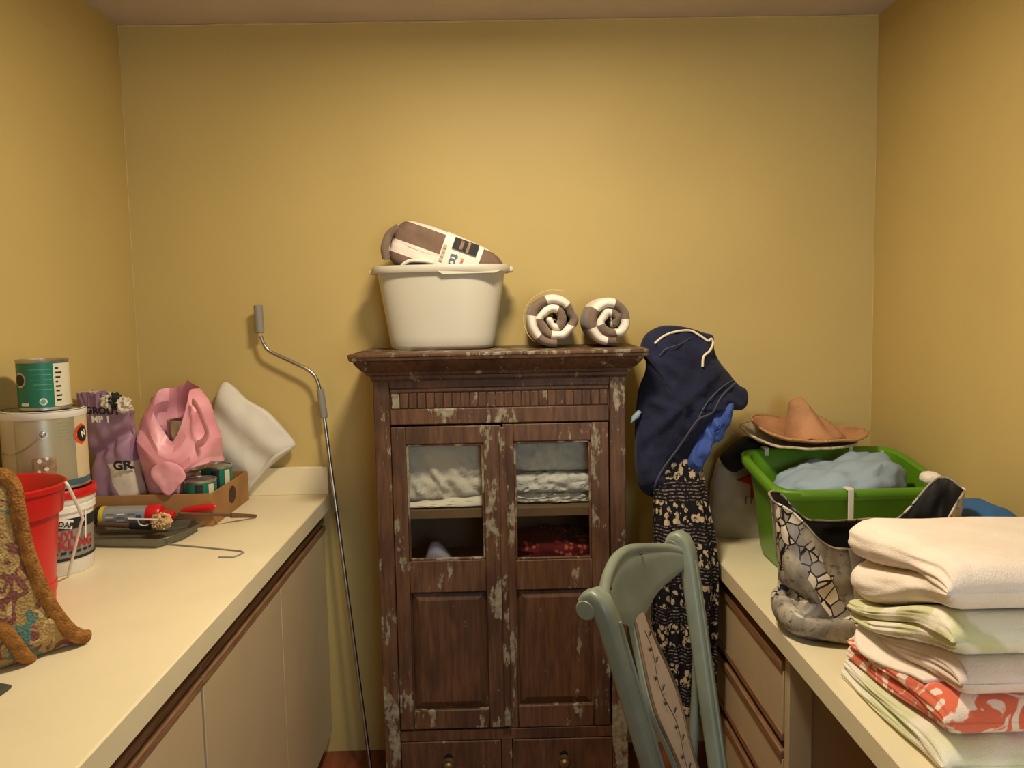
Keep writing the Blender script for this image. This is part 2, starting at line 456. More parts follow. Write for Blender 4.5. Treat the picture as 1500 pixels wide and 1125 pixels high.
def cyl_patch(c, r, a0, a1, z0, z1, seg=16, lift=.0008, zr=2):
    """patch on a cylinder; angles in radians, 0 = +x, -pi/2 towards the camera"""
    mb = MB(); rr = r+lift
    rows = [[(c[0]+rr*math.cos(a0+(a1-a0)*j/seg), c[1]+rr*math.sin(a0+(a1-a0)*j/seg), z) for j in range(seg+1)] for z in np.linspace(z0, z1, zr)]
    return mb.grid(rows)
def cyl_map(c, r, a, z, rot=0, lift=.0012):
    ca, sa = math.cos(rot), math.sin(rot)
    def f(x, y):
        X, Y = x*ca-y*sa, x*sa+y*ca
        t = a + X/r; return (c[0]+(r+lift)*math.cos(t), c[1]+(r+lift)*math.sin(t), z+Y)
    return f
def cyl_disc(c, r, a, z, rad, seg=20, lift=.001):
    mb = MB(); f = cyl_map(c, r, a, z, 0, lift)
    mb.v = [Vector(f(0, 0))]+[Vector(f(rad*math.cos(2*PI*j/seg), rad*math.sin(2*PI*j/seg))) for j in range(seg)]
    for j in range(seg): mb.face((0, 1+j, 1+(j+1) % seg))
    return mb

# ================================================================== THE ROOM
XL, XR, YB, YR, H = -1.221, 1.282, 2.82, -1.4, 2.496
struct(box(XL-.1, XR+.1, YR-.1, YB+.1, -.08, 0).build('floor', 'floor'))['label'] = 'red brown floor'
struct(box(XL-.1, XR+.1, YR-.1, YB+.1, H, H+.08).build('ceiling', 'ceiling'))
struct(box(XL-.1, XR+.1, YB, YB+.1, 0, H).build('wall_back', 'wall'))
struct(box(XL-.1, XL, YR, YB, 0, H).build('wall_left', 'wall'))
struct(box(XR, XR+.1, YR, YB, 0, H).build('wall_right', 'wall'))
WX0, WX1, WZ0, WZ1 = .30, 1.22, .99, 2.01
struct(MB().box(XL-.1, WX0, YR-.1, YR, 0, H).box(WX1, XR+.1, YR-.1, YR, 0, H).box(WX0, WX1, YR-.1, YR, 0, WZ0).box(WX0, WX1, YR-.1, YR, WZ1, H).build('wall_rear', 'wall'))
wf = MB()
for a in ((WX0, WX0+.03, WZ0, WZ1), (WX1-.03, WX1, WZ0, WZ1), (WX0+.03, WX1-.03, WZ0, WZ0+.03), (WX0+.03, WX1-.03, WZ1-.03, WZ1)): wf.box(a[0], a[1], YR-.04, YR-.005, a[2], a[3])
win = struct(wf.build('window_1', 'white_plastic'))
box(WX0+.03, WX1-.03, YR-.024, YR-.020, WZ0+.03, WZ1-.03).build('pane', 'glass', win)
def bead(name, pts, r):
    rows = [Vector(p) for p in crc(pts, 60, False)]
    rows = [p+Vector((0, 0, .0016*nz(p.x, p.y, p.z, 9, 3))) for p in rows]
    struct(MB().tube(rows, r, 6).build(name, 'paint_line'))
bead('trim_1', [(XL, YB-.001, H-.003), (0, YB-.001, H-.003), (XR, YB-.001, H-.003)], .0030)
bead('trim_2', [(XL+.001, YB-.001, .95), (XL+.001, YB-.001, 1.7), (XL+.001, YB-.001, H)], .0012)
bead('trim_3', [(XR-.001, YB-.001, .8), (XR-.001, YB-.001, 1.7), (XR-.001, YB-.001, H)], .0012)
LX, LY, LZ, LR = .05, 1.70, 2.475, .13
lamp = thing('ceiling_light', 'round flush ceiling light with a shallow opal dome', 'ceiling light', (LX, LY, LZ-.05))
MB().lathe([(.001, H-LZ-.001), (LR+.02, H-LZ-.001), (LR+.02, -.004), (LR+.012, -.008), (LR+.002, -.006), (LR+.002, .002)], (LX, LY, LZ), 40).build('rim', 'fixture', lamp, 40)
MB().lathe([(max(.001, LR*math.sin(PI/2*k/12)), -.022*math.cos(PI/2*k/12)) for k in range(13)], (LX, LY, LZ), 40, cap1=False).build('dome', 'white_plastic', lamp, 80)

# ================================================================== LEFT COUNTER
ZC, XCL = .9295, -.59
ct = thing('countertop', 'long cream laminate countertop with low backsplash holding the paint cans', 'countertop', ((XL+XCL)/2, 1.2, ZC-.05))
box(XL+.003, XCL, -.4, YB-.001, ZC-.05, ZC).build('worktop', 'laminate', ct, bevel=.003)
box(XCL, XCL+.0015, -.4, YB-.002, ZC-.049, ZC-.002).build('front_edge', 'laminate', ct)
box(XL+.003, XCL-.002, YB-.02, YB-.001, ZC, ZC+.095).build('backsplash', 'laminate', ct, bevel=.002)
XF = -.612
seams = [-.38, .62, 1.625, YB-.004]
names = ['almond base cabinet with oak pull strip, furthest from the crank pole', 'almond base cabinet with oak pull strip in the middle of the run', 'almond double door base cabinet with oak pull strip beside the crank pole']
for i in range(3):
    a, b = seams[i]+.0015, seams[i+1]-.0015
    c = thing('base_cabinet', names[i], 'cabinet', ((XL+XF)/2, (a+b)/2, 0), 0, 'base cabinets under the countertop')
    MB().box(XL+.003, XF-.02, a, b, .08, ZC-.133).box(XL+.003, XF-.06, a, b, ZC-.133, ZC-.05).build('body', 'cab_face', c)
    box(XL+.003, XF-.07, a, b, 0, .08).build('toe_kick', 'cab_face', c)
    mid = (a+b)/2 if i < 2 else 2.225
    box(XF-.06, XF-.052, a, b, ZC-.088, ZC-.05).build('recess_board', 'oak', c)
    box(XF-.055, XF-.002, a, b, ZC-.104, ZC-.088).build('pull_strip', 'oak', c, bevel=.002)
    box(XF-.06, XF-.035, a, b, ZC-.112, ZC-.104).build('groove', 'oak', c)
    box(XF-.055, XF+.002, a, b, ZC-.132, ZC-.112).build('pull_strip', 'oak', c, bevel=.003)
    for (p, q) in ((a, mid-.0006), (mid+.0006, b-.012)):
        box(XF-.019, XF, p+.0006, q-.0006, .085, ZC-.133).build('door', 'cab_face', c, bevel=.001)
    box(XF-.019, XF-.004, b-.011, b, .085, ZC-.133).build('end_filler', 'cab_face', c)

# ================================================================== RIGHT DESK
ZD, XD = .768, .66
dk = thing('desktop', 'cream laminate desktop over an open knee space holding the folded towels', 'desk', ((XD+XR)/2, 1.2, ZD-.05))
box(XD, XR-.003, .1, YB-.001, ZD-.05, ZD).build('top_slab', 'laminate', dk, bevel=.003)
box(XD-.0015, XD, .1, YB-.002, ZD-.049, ZD-.002).build('front_edge', 'laminate', dk)
tag(box(XD+.03, XR-.003, .12, .14, 0, ZD-.051).build('desk_end_panel', 'cab_face', None, bevel=.001), 'almond end panel holding up the near end of the desktop', 'panel')
XP = .68
pd = thing('drawer_pedestal', 'almond pedestal of three drawers with oak pull strips under the desktop', 'cabinet', ((XP+XR)/2, 2.38, 0))
box(XP+.06, XR-.004, 1.93, YB-.004, .08, ZD-.05).build('body', 'cab_face', pd)
box(XP+.07, XR-.004, 1.95, YB-.004, 0, .08).build('toe_kick', 'cab_face', pd)
box(XP+.004, XP+.06, 1.914, 1.944, 0, ZD-.05).build('stile', 'cab_face', pd, bevel=.001)
box(XP+.050, XP+.06, 1.946, YB-.006, ZD-.092, ZD-.051).build('recess_board', 'oak', pd)
for (z0, z1) in ((.470, .676), (.285, .450), (.09, .265)):
    d = box(XP+.0005, XP+.06, 1.948, YB-.006, z0+.022, z1-.027).build('drawer', 'cab_face', pd, bevel=.001)
    box(XP-.006, XP+.06, 1.948, YB-.006, z1-.027, z1-.002).build('pull_strip', 'oak', d, bevel=.004)
    box(XP-.003, XP+.06, 1.948, YB-.006, z0, z0+.022).build('lower_strip', 'oak', d, bevel=.003)
    box(XP+.048, XP+.06, 1.948, YB-.006, z0-.018, z0).build('finger_gap', 'oak', d)

# ================================================================== THE OLD CABINET
cb = thing('display_cabinet', 'old brown wooden cabinet with glazed doors and flaking paint', 'cabinet', (0, 2.62, 0))
YF, YK, HW = 2.45, 2.80, .375
for s in (-1, 1):
    box(*sorted((s*(HW-.018), s*(HW-.001))), YF+.04, YK, .03, 1.36).build('side_panel', 'wood_panel', cb)
    pm = MB()
    rows = []
    for k in range(30):
        z = 1.358*k/29
        e = .0012*nz(s, 0, z, 14, 2)
        x0, x1 = sorted((s*(HW+e), s*.328))
        rows.append([(x0, YF, z), (x1, YF, z), (x1, YF+.045, z), (x0, YF+.045, z)])
    pm.grid(rows, True, True, True).build('post', 'wood_post', cb, bevel=.003)
box(-HW+.018, HW-.018, YK-.012, YK, .05, 1.36).build('back_panel', 'wood_inside', cb)
# cornice
prof = [(0, 1.340), (.006, 1.348), (.006, 1.356), (.016, 1.360), (.018, 1.368), (.030, 1.376), (.040, 1.388), (.046, 1.396), (.048, 1.402), (.058, 1.406), (.060, 1.414)]
rows = []
for o_, z in prof:
    row = []
    for (xa, ya, xb, yb) in ((-HW-o_, YK, -HW-o_, YF-o_), (-HW-o_, YF-o_, HW+o_, YF-o_), (HW+o_, YF-o_, HW+o_, YK)):
        for k in range(24):
            t = k/24; row.append((xa+(xb-xa)*t, ya+(yb-ya)*t, z+.0012*nz(xa+(xb-xa)*t, ya, z, 20, 5)))
    row.append((HW+o_, YK, z)); rows.append(row)
MB().grid(rows, True, True, True).build('cornice', 'wood_cornice', cb, smooth=25)
box(-HW-.061, HW+.061, YF-.061, YK, 1.414, 1.425).build('top_board', 'wood_top', cb, bevel=.003)
box(-.328, .328, YF+.004, YF+.03, 1.318, 1.36).build('top_rail', 'wood_panel', cb, bevel=.002)
fr = box(-.328, .328, YF+.012, YF+.03, 1.208, 1.318).build('frieze', 'wood_panel', cb)
box(-.326, .326, YF+.003, YF+.014, 1.209, 1.256).build('lower_rail', 'wood_door', fr, bevel=.003)
box(-.326, .326, YF+.004, YF+.014, 1.305, 1.316).build('upper_bead', 'wood_panel', fr, bevel=.003)
blk = None
for i in range(25):
    x = -.3105+i*.0259
    if blk is None:
        blk = MB().box(x-.0121, x+.0121, YF+.0055, YF+.014, 1.258, 1.303).build('carved_block', 'wood_panel', fr, bevel=.0022)
        first = x
    else:
        o = blk.copy(); COL.objects.link(o); o.parent = fr; o.location.x = x-first
# doors
def cabinet_door(x0, x1, wx0, wx1, zt, wz0, wz1, pz0, pz1, zb, dy, order):
    y0, y1 = YF+.002+dy, YF+.026+dy
    mb = MB().box(x0, wx0, y0, y1, zb, zt).box(wx1, x1, y0, y1, zb, zt)
    for (a, b) in ((wz1, zt), (pz1, wz0), (zb, pz0)): mb.box(wx0, wx1, y0+.0006, y1, a, b)
    d = mb.build('door', 'wood_door', cb, bevel=.003)
    d['label'] = order
    box(wx0-.004, wx1+.004, y0+.013, y0+.016, wz0-.004, wz1+.004).build('glass_pane', 'glass', d)
    rows = []
    for (i, yy) in ((0, .016), (.004, .016), (.006, .013), (.026, .004), (.028, .004)):
        rows.append([(wx0+i, y0+yy, pz0+i), (wx1-i, y0+yy, pz0+i), (wx1-i, y0+yy, pz1-i), (wx0+i, y0+yy, pz1-i)])
    rows.insert(0, [(p[0], y0+.022, p[2]) for p in rows[0]])
    MB().grid(rows, True, True, True).build('raised_panel', 'wood_panel', d, smooth=20)
    e = .007
    gb = MB()
    for a in ((wx0, wx0+e, wz0, wz1), (wx1-e, wx1, wz0, wz1), (wx0, wx1, wz0, wz0+e), (wx0, wx1, wz1-e, wz1)): gb.box(a[0], a[1], y0+.004, y0+.013, a[2], a[3])
    gb.build('glazing_bead', 'wood_post', d, bevel=.002)
    return d
cabinet_door(-.326, .002, -.2835, -.0516, 1.203, .793, 1.149, .322, .694, .262, 0, 'door whose pane shows white linen')
d2 = cabinet_door(.006, .324, .0385, .271, 1.205, .787, 1.151, .328, .694, .258, .003, 'door whose pane shows folded quilts')
box(-.006, .016, YF-.006, YF+.004, .268, 1.198).build('meeting_strip', 'wood_post', d2, bevel=.004)
for z0, z1 in ((.915, .944), (.715, .738), (.238, .256)):
    box(-HW+.02, HW-.02, YF+.03, YK-.013, z0, z1).build('shelf', 'wood_inside', cb, bevel=.002)
box(-.328, .328, YF+.006, YF+.03, .222, .256).build('drawer_rail', 'wood_panel', cb, bevel=.002)
box(-.328, .328, YF+.006, YF+.03, .03, .056).build('bottom_rail', 'wood_panel', cb, bevel=.002)
box(-.016, .016, YF+.005, YF+.03, .05, .23).build('drawer_divider', 'wood_door', cb, bevel=.002)
for s in (-1, 1):
    x0, x1 = sorted((s*.018, s*.326))
    dr = box(x0, x1, YF+.004, YF+.2, .058, .220).build('drawer', 'wood_panel', cb, bevel=.003)
    cx = -.181 if s < 0 else .176
    MB().lathe([(.020, 0), (.020, .003), (.008, .006), (.008, .014), (.016, .020), (.017, .026), (.011, .033), (.001, .035)], (0, 0, 0), 20).xf(lambda p: (p.x+cx, YF+.004-p.z, p.y+.150)).build('knob', 'brass', dr)
    MB().lathe([(.026, 0), (.024, .002), (0.001, .003)], (0, 0, 0), 8).xf(lambda p: (p.x*.6+cx, YF+.004-p.z, p.y+.158)).build('back_plate', 'iron', dr)

# ---- linens inside
lb = thing('linen_bundle', 'bundled white linen on the shelf behind a glazed cabinet door', 'linen', (-.165, 2.63, .944))
def dl(q): return .020*abs(nz(q.x*2.6+q.z*1.2, q.y, q.z*.7, 2.2, 4)) + .006*nz(q.x, q.y, q.z, 6, 1)
blob((-.182, 2.640, 1.063), (.149, .125, .116), 5.5, dl, 110, 50).build('bundle', 'linen', lb, 60)
rows = []
for i in range(7):
    t = i/6; row = []
    for j in range(60):
        x = -.305+.28*j/59
        row.append((x, 2.512-.022*math.sin(t*PI*.6)+.006*nz(x, t, 0, 22, 2), .946+.004+(.016+.012*nz(x, 0, 0, 16, 8))*(1-t)*1.2+.002*nz(x, t, 0, 40, 1)))
    rows.append(row)
MB().grid(rows).build('hem', 'linen', lb, 60, solid=.004)
z = .945
for i, (h_, lab) in enumerate(((.034, 'thin white quilt at the bottom of the stack in the cabinet'), (.062, 'ruffled white quilt in the middle of the stack in the cabinet'), (.122, 'thick grey white quilt on top of the stack in the cabinet'))):
    def dq(q, i=i): return .009*nz(q.x*1.4, q.y*2, q.z*.6+i*3, 5.5, 2) + .005*nz(q.x, q.y, q.z, 11, i)
    yc = 2.645 - (.0, .012, -.012)[i]
    tag(blob((.168, yc, z+h_/2), (.158, .128, h_/2), 6.0, dq, 110, 18).xf(lambda p: (p.x, p.y, max(p.z, .946))).build('folded_quilt', 'quilt', None, 60), lab, 'quilt', 'folded quilts in the cabinet')
    z += h_*.97
lv = [(-.245, .739), (-.240, .79), (-.226, .818), (-.208, .822), (-.188, .806), (-.165, .775), (-.142, .739), (-.19, .7385)]
tag(Puff(lv, (-.20, .77), (0, 2.56, 0), (1, 0, 0), (0, -1, 0), .03, .05).mb.build('folded_cloth', 'lavender', None, 60), 'small lavender cloth folded to a peak on the lower cabinet shelf', 'cloth')
tag(blob((.17, 2.64, .784), (.135, .12, .045), 3, lambda q: .010*nz(q.x, q.y, q.z, 3, 6), 60, 22).build('floral_cloth', 'floral', None, 60), 'folded red floral cloth on the lower cabinet shelf', 'cloth')

# ================================================================== TUB AND TOWELS ON THE CABINET
ZT = 1.4252
tc = (-.177, 2.672)
tb = thing('plastic_tub', 'beige oval plastic tub with a rolled rim standing on the cabinet', 'tub', (tc[0], tc[1], ZT))
rings = [(.150, .092, 0), (.160, .102, .004), (.166, .108, .014)]
for k in range(1, 9): t = k/8; rings.append((.166+.035*t, .108+.012*t, .014+.222*t))
outer = rings+[(.203, .121, .240)]
rows = [se(tc[0], tc[1], ZT+z_, a, b, 2.9, 96) for a, b, z_ in outer]
rows += [se(tc[0], tc[1], ZT+z_, a, b, 2.9, 96) for a, b, z_ in [(.200, .118, .240), (.16, .104, .02), (.14, .08, .012)]]
MB().grid(rows, True, True, True).build('body', 'tub', tb, 50)
rm = [(.204, .122, .240), (.216, .134, .239), (.219, .137, .244), (.219, .137, .256), (.216, .134, .262), (.206, .124, .262), (.202, .120, .258), (.202, .120, .240)]
rows = [se(tc[0], tc[1], ZT+z_, a, b, 2.9, 96) for a, b, z_ in rm]+[se(tc[0], tc[1], ZT+.240, .204, .122, 2.9, 96)]
MB().grid(rows, True).build('rim', 'tub', tb, 50)
box(.030, .052, tc[1]-.03, tc[1]+.03, ZT+.240, ZT+.257).build('handle_tab', 'tub', tb, bevel=.004)
box(-.405, -.392, tc[1]-.03, tc[1]+.03, ZT+.240, ZT+.250).build('handle_tab', 'tub', tb, bevel=.003)
nx0 = tc[0]+.0
MB().prism([(nx0-.004, tc[1]-.1365, ZT+.242), (nx0+.012, tc[1]-.1365, ZT+.232), (nx0+.17, tc[1]-.128, ZT+.234), (nx0+.19, tc[1]-.10, ZT+.242)], (0, .012, .004)).build('rim_lip', 'tub', tb)

# folded towel in the tub: local frame, x along the towel
A = math.radians(21)
ft = thing('folded_towel', 'new folded brown and white striped towel with a paper sleeve lying in the tub', 'towel', (-.160, 2.668, 1.703), 0, None, True)
ft.rotation_euler = (0, A, 0)
L2, HH, DD = .178, .086, .075
def towel_stripe():
    M = Mat('brown and white striped terry', .95, 0, .1)
    x, y, z_ = M.xyz()
    k = M.math('MULTIPLY', M.math('GREATER_THAN', z_, .010), M.math('LESS_THAN', z_, .074))
    k2 = M.math('LESS_THAN', z_, -.03)
    k = M.math('MAXIMUM', k, k2)
    M.col(M.mix(k, (244, 226, 212), M.mix(M.noise(30), (140, 116, 98), (112, 90, 76))))
    h = M.math('ADD', M.noise(420, 3), M.math('MULTIPLY', M.noise(34, 3), 1.6))
    return M.bump(h, .45, .004).m
MATS['towel_stripe'] = towel_stripe()
def ftv(q): return .004*nz(q.x, q.y, q.z, 4, 3)
bl = blob((0, 0, 0), (L2, DD, HH), 5, ftv, 90, 36)
bl.xf(lambda p: (p.x, p.y, p.z+(.012 if p.z < 0 else 0)-.012*max(0, p.x/L2)*(1 if p.z > 0 else 0)))
bl.build('towel_body', 'towel_stripe', ft, 60)
for (yy, zz, hh) in ((-.045, -.006, .052), (-.008, -.010, .048)):
    MB().tube(crc([(-L2+.002, yy, zz-hh), (-L2-.012, yy-.003, zz-hh*.5), (-L2-.016, yy, zz), (-L2-.013, yy+.004, zz+hh*.5), (-L2+.006, yy, zz+hh)], 24, False), .013, 12, True, 1.2).build('fold_edge', 't_brown' if yy < -.02 else 't_white', ft, 60)
rows = []
for k in range(15):
    x = -.022+.124*k/14
    q = (1-(abs(x)/L2)**5)**.2
    rows.append([(x, p.x, p.y) for p in se(0, 0, 0, DD*q+.0022, HH*q+.0022, 5, 64)])
    rows[-1] = [(a, b, c+(.012 if c < 0 else 0)-.012*max(0, a/L2)*(1 if c > 0 else 0)) for a, b, c in rows[-1]]
slv = MB().grid(rows, True).build('paper_sleeve', 'white_print', ft, 40)
yS = -DD-.0068
def on_sleeve(cx, cz, rot): 
    ca, sa = math.cos(rot), math.sin(rot)
    return lambda x, y: (cx+x*ca-y*sa, yS, cz+x*sa+y*ca)
text_mb('towel', .044, on_sleeve(.012, -.022, -PI/2), .0004).build('towel_lettering', 'slate_print', slv, 0)
for k in range(4):
    box(.046, .054, yS-.0004, yS+.002, .014-.012*k, .022-.012*k).build('print_mark', 'orange_print', slv)
    box(-.018, -.008, yS-.0004, yS+.002, .034-.014*k, .044-.014*k).build('print_mark', 'tan_print', slv)
box(.008, .086, yS-.0004, yS+.003, .042, .078).build('sleeve_picture', 'dark_photo', slv)
box(.030, .040, yS-.0008, yS+.002, .046, .074).build('sleeve_picture', 'photo_tan', slv)
box(.052, .060, yS-.0008, yS+.002, .044, .076).build('sleeve_picture', 'photo_tan', slv)
MB().tube(crc([(-.12, -DD-.003, -.062), (-.10, -DD-.008, -.040), (-.06, -DD-.008, -.026), (-.03, -DD-.007, -.020)], 24, False), .006, 10, True).build('white_binding', 't_white', ft, 60)

# rolled towels
def roll(cx, cy, R, turns, thick, label, seed, seg_len, start):
    rt = thing('rolled_towel', label, 'towel', (cx, cy, ZT), 0, 'rolled brown and white towels on the cabinet')
    cz = ZT+R
    n = int(turns*44); rows = []; mi = []; s_ = start; last = None
    a_end = start*5+1.5*PI
    for i in range(n+1):
        t = i/n; th = a_end-turns*2*PI*t      # outside to inside
        rc = (R-thick) - (R-thick-.007)*t**1.3
        wob = .009*nz(math.cos(th)*1.2, math.sin(th)*1.2, t*4, 1.3, seed)
        rc += wob*(0.3 if t < .3 else 1)
        hw = .128-.006*t+.006*nz(t*7, seed, 0, 1.5, 3)
        row = []
        for j in range(22):
            a = 2*PI*j/22; ca, sa = math.cos(a), math.sin(a)
            dr = thick*.92*math.copysign(abs(ca)**.8, ca); dy = hw*math.copysign(abs(sa)**.28, sa)
            r_ = rc+dr
            row.append((cx+r_*math.cos(th), cy+dy, cz+r_*math.sin(th)))
        if last is not None: s_ += (Vector(row[5])-last).length
        last = Vector(row[5]); mi.append(int(s_/seg_len) % 2); rows.append(row)
    mb = MB().grid(rows, True, True, True, mf=lambda i, j: mi[i])
    mb.xf(lambda p: (p.x, p.y, max(p.z, ZT+.0005)))
    mb.build('roll', ['t_brown', 't_white'], rt, 60)
    return rt
ra = roll(.172, 2.645, .0875, 2.35, .0165, 'rolled brown and white towel with a clear band, next to the tub', 3, .074, .02)
pts = [(.172+.0935*math.cos(a), 2.555, ZT+.089+.089*math.sin(a)) for a in np.linspace(PI*.38, PI*1.28, 30)]
MB().tube(pts, .0012, 6, True).build('clear_band', 'tan_print', ra, 60)
roll(.346, 2.645, .0815, 2.05, .0178, 'rolled brown and white towel at the cabinet end, next to the navy shorts', 9, .066, .045)

# ================================================================== HANGING CLOTHES
hk = thing('clothes_hook', 'dark iron wall hook holding the navy shorts', 'hook', (.53, 2.815, 1.36))
MB().tube([(.53, 2.815, 1.37), (.53, 2.70, 1.37), (.53, 2.56, 1.39), (.53, 2.53, 1.42)], .006, 10).build('arm', 'iron', hk, 60)
box(.51, .55, 2.808, 2.8199, 1.34, 1.40).build('plate', 'iron', hk, bevel=.002)
YS = 2.53
def px_plane(lst, Y): return [(PY(a, b, Y).x, PY(a, b, Y).z) for a, b in lst]
so = px_plane([(939, 503), (949, 487), (972, 477), (1003, 479), (1030, 487), (1044, 492), (1046, 512), (1053, 529), (1067, 546), (1081, 563), (1093, 571), (1095, 588), (1086, 600), (1064, 597), (1040, 617), (1022, 640), (1008, 672), (992, 702), (972, 724), (955, 728), (938, 716), (931, 690), (930, 650), (931, 610), (936, 570), (945, 545), (946, 528), (940, 517)], YS)
def dsh(u, z_):
    a = (u-.50)*.8+(z_-1.25)*.6
    return .011*math.sin(26*a+3*nz(u, z_, 0, 5, 2)) + .012*(1-2*abs(nz(u*1.6+z_*.8, z_*.9-u*.6, 0, 13, 3))) + .006*nz(u, z_, 0, 34, 5) + .016*sst(.02, -.02, abs((u-.56)*.66-(z_-1.22)*.75+.03)-.015)
sh = Puff(so, px_plane([(995, 595)], YS)[0], (0, YS, 0), (1, 0, 0), (0, -1, 0), .062, .06, 2.2, 22, 180, dsh)
st = thing('swim_shorts', 'navy shorts with a cream drawstring draped over a hook by the cabinet', 'shorts', (.56, YS, 1.0))
sh.mb.build('shorts_body', 'navy', st, 70)
def on_shorts(lst, lift=.003): return [sh.on(*px_plane([q], YS)[0], lift) for q in lst]
MB().tube(crc(on_shorts([(954, 502), (968, 492), (985, 486), (1008, 484), (1022, 491), (1033, 499)], .005), 40, False), .0036, 8).build('drawstring', 'cord', st, 60)
MB().tube(crc(on_shorts([(1034, 499), (1039, 496), (1041, 503), (1034, 513), (1024, 521), (1022, 535)], .006), 30, False), .0038, 8).build('drawstring', 'cord', st, 60)
MB().tube(crc(on_shorts([(1075, 560), (1050, 577), (1035, 600), (1014, 609), (1000, 629), (985, 655), (965, 682), (955, 704), (956, 721)], .0045), 60, False), .0042, 8, True, .5).build('side_piping', 'seam', st, 60)
MB().tube(crc(on_shorts([(1014, 606), (1028, 584), (1050, 565), (1072, 556)], .004), 30, False), .0018, 6).build('pocket_edge', 'seam', st, 60)
MB().tube(crc(on_shorts([(960, 520), (968, 510), (990, 503), (1008, 495)], .004), 30, False), .0014, 6).build('pocket_edge', 'seam', st, 60)
bo = px_plane([(1074, 584), (1073, 600), (1067, 622), (1054, 644), (1041, 652), (1034, 668), (1024, 690), (1006, 686), (1010, 660), (1022, 640), (1034, 618), (1050, 600)], 2.50)
bs = thing('blue_shirt', 'blue cotton garment showing from under the navy shorts', 'garment', (.6, 2.52, 1.05))
Puff(bo, px_plane([(1040, 636)], 2.50)[0], (0, 2.50, 0), (1, 0, 0), (0, -1, 0), .040, .03, 2.4, 12, 100, lambda u, z_: .010*math.sin(120*(u*.9+z_*.35)+4*nz(u, z_, 0, 14, 2))+.006*nz(u, z_, 0, 40, 3)).mb.build('garment_body', 'blue_cloth', bs, 60)
Puff(px_plane([(938, 602), (942, 605), (938, 614), (926, 622), (928, 612)], 2.47), px_plane([(934, 611)], 2.47)[0], (0, 2.50, 0), (1, 0, 0), (0, -1, 0), .012, .02, 2.4, 6, 40, None, False).mb.build('sleeve_corner', 'pale_blue', bs, 60)
# patterned skirt
sk = thing('patterned_skirt', 'long black and cream elephant print skirt hanging below the navy shorts', 'skirt', (.545, 2.40, .36))
rows = []
for k in range(60):
    t = k/59; z_ = 1.12-.81*t
    cx = .538+.014*t+.006*math.sin(5*t); hw_ = .074+.026*sst(0, .5, t)
    row = []
    for j in range(110):
        a = 2*PI*j/110
        x = math.cos(a); y = math.sin(a)
        fold = .016*math.sin(a*9+1.2*t+.8*nz(t, a, 0, 1.5, 2))*(.5+.5*t)+.008*nz(x*2, y*2, t*3, 1.5, 6)
        gap = .03*math.exp(-((x*hw_+.006+.01*t)/.012)**2)*(1 if y < 0 else 0)
        zz = z_ - (.05*(x < -.05)+.02*nz(x*3, y, 0, 1, 2))*sst(.8, 1, t)
        row.append((cx+hw_*x*(1+.0*fold), 2.505-.07*sst(0, .45, t)+(.012+.034*sst(0, .4, t))*y+fold*sst(-.1, .3, t)+gap*sst(0, .3, t), zz))
    rows.append(row)
MB().grid(rows, True, True, False).build('skirt_cloth', 'skirt', sk, 70)

# ================================================================== RIGHT DESK CLUTTER
# shopping bag against the back wall
wb = thing('shopping_bag', 'white plastic shopping bag with a red star behind the green basin', 'bag', (.87, 2.76, ZD))
def bag_ring(z_, a, b, t):
    r_ = []
    for p in se(.872, 2.758, z_, a, b, 4, 80):
        e = .012*nz(p.x, p.y, p.z, 9, 4)+.006*nz(p.x, p.y, p.z, 22, 1)
        r_.append((p.x+e, min(p.y+e*(.3 if p.x > .8 else 1), YB-.003), max(z_+(.02*nz(p.x, p.y, 0, 8, 3)*t), ZD+.0005)))
    return r_
MB().grid([bag_ring(ZD+.0005+.25*k/16, .165-.03*(k/16)**3, .052-.012*(k/16)**3, k/16) for k in range(17)], True, True, True).build('bag_body', 'bag_white', wb, 60)
sc = Vector((.852, 2.688, .968))
stp = [(sc.x+(.072 if k % 2 == 0 else .029)*math.cos(PI/2+k*PI/5+.3), sc.y, sc.z+(.072 if k % 2 == 0 else .029)*math.sin(PI/2+k*PI/5+.3)) for k in range(10)]
MB().prism(stp, (0, .012, 0)).build('red_star', 'star_red', wb, 0)
text_mb('macys', .062, lambda x, y: (.880+x, 2.690, .888+y), -.0006).xf(lambda p: p).build('bag_lettering', 'thin_grey', wb, 0)
# black pouch
bp = px_plane([(1058, 674), (1074, 656), (1088, 645), (1100, 641), (1122, 652), (1150, 658), (1150, 672), (1120, 672), (1096, 676), (1076, 693)], 2.68)
tag(Puff(bp, px_plane([(1105, 660)], 2.68)[0], (0, 2.70, 0), (1, 0, 0), (0, -1, 0), .05, .06, 2.6, 10, 90).mb.build('black_pouch', 'black', None, 60), 'black cloth pouch lying over the white shopping bag under the hats', 'pouch')
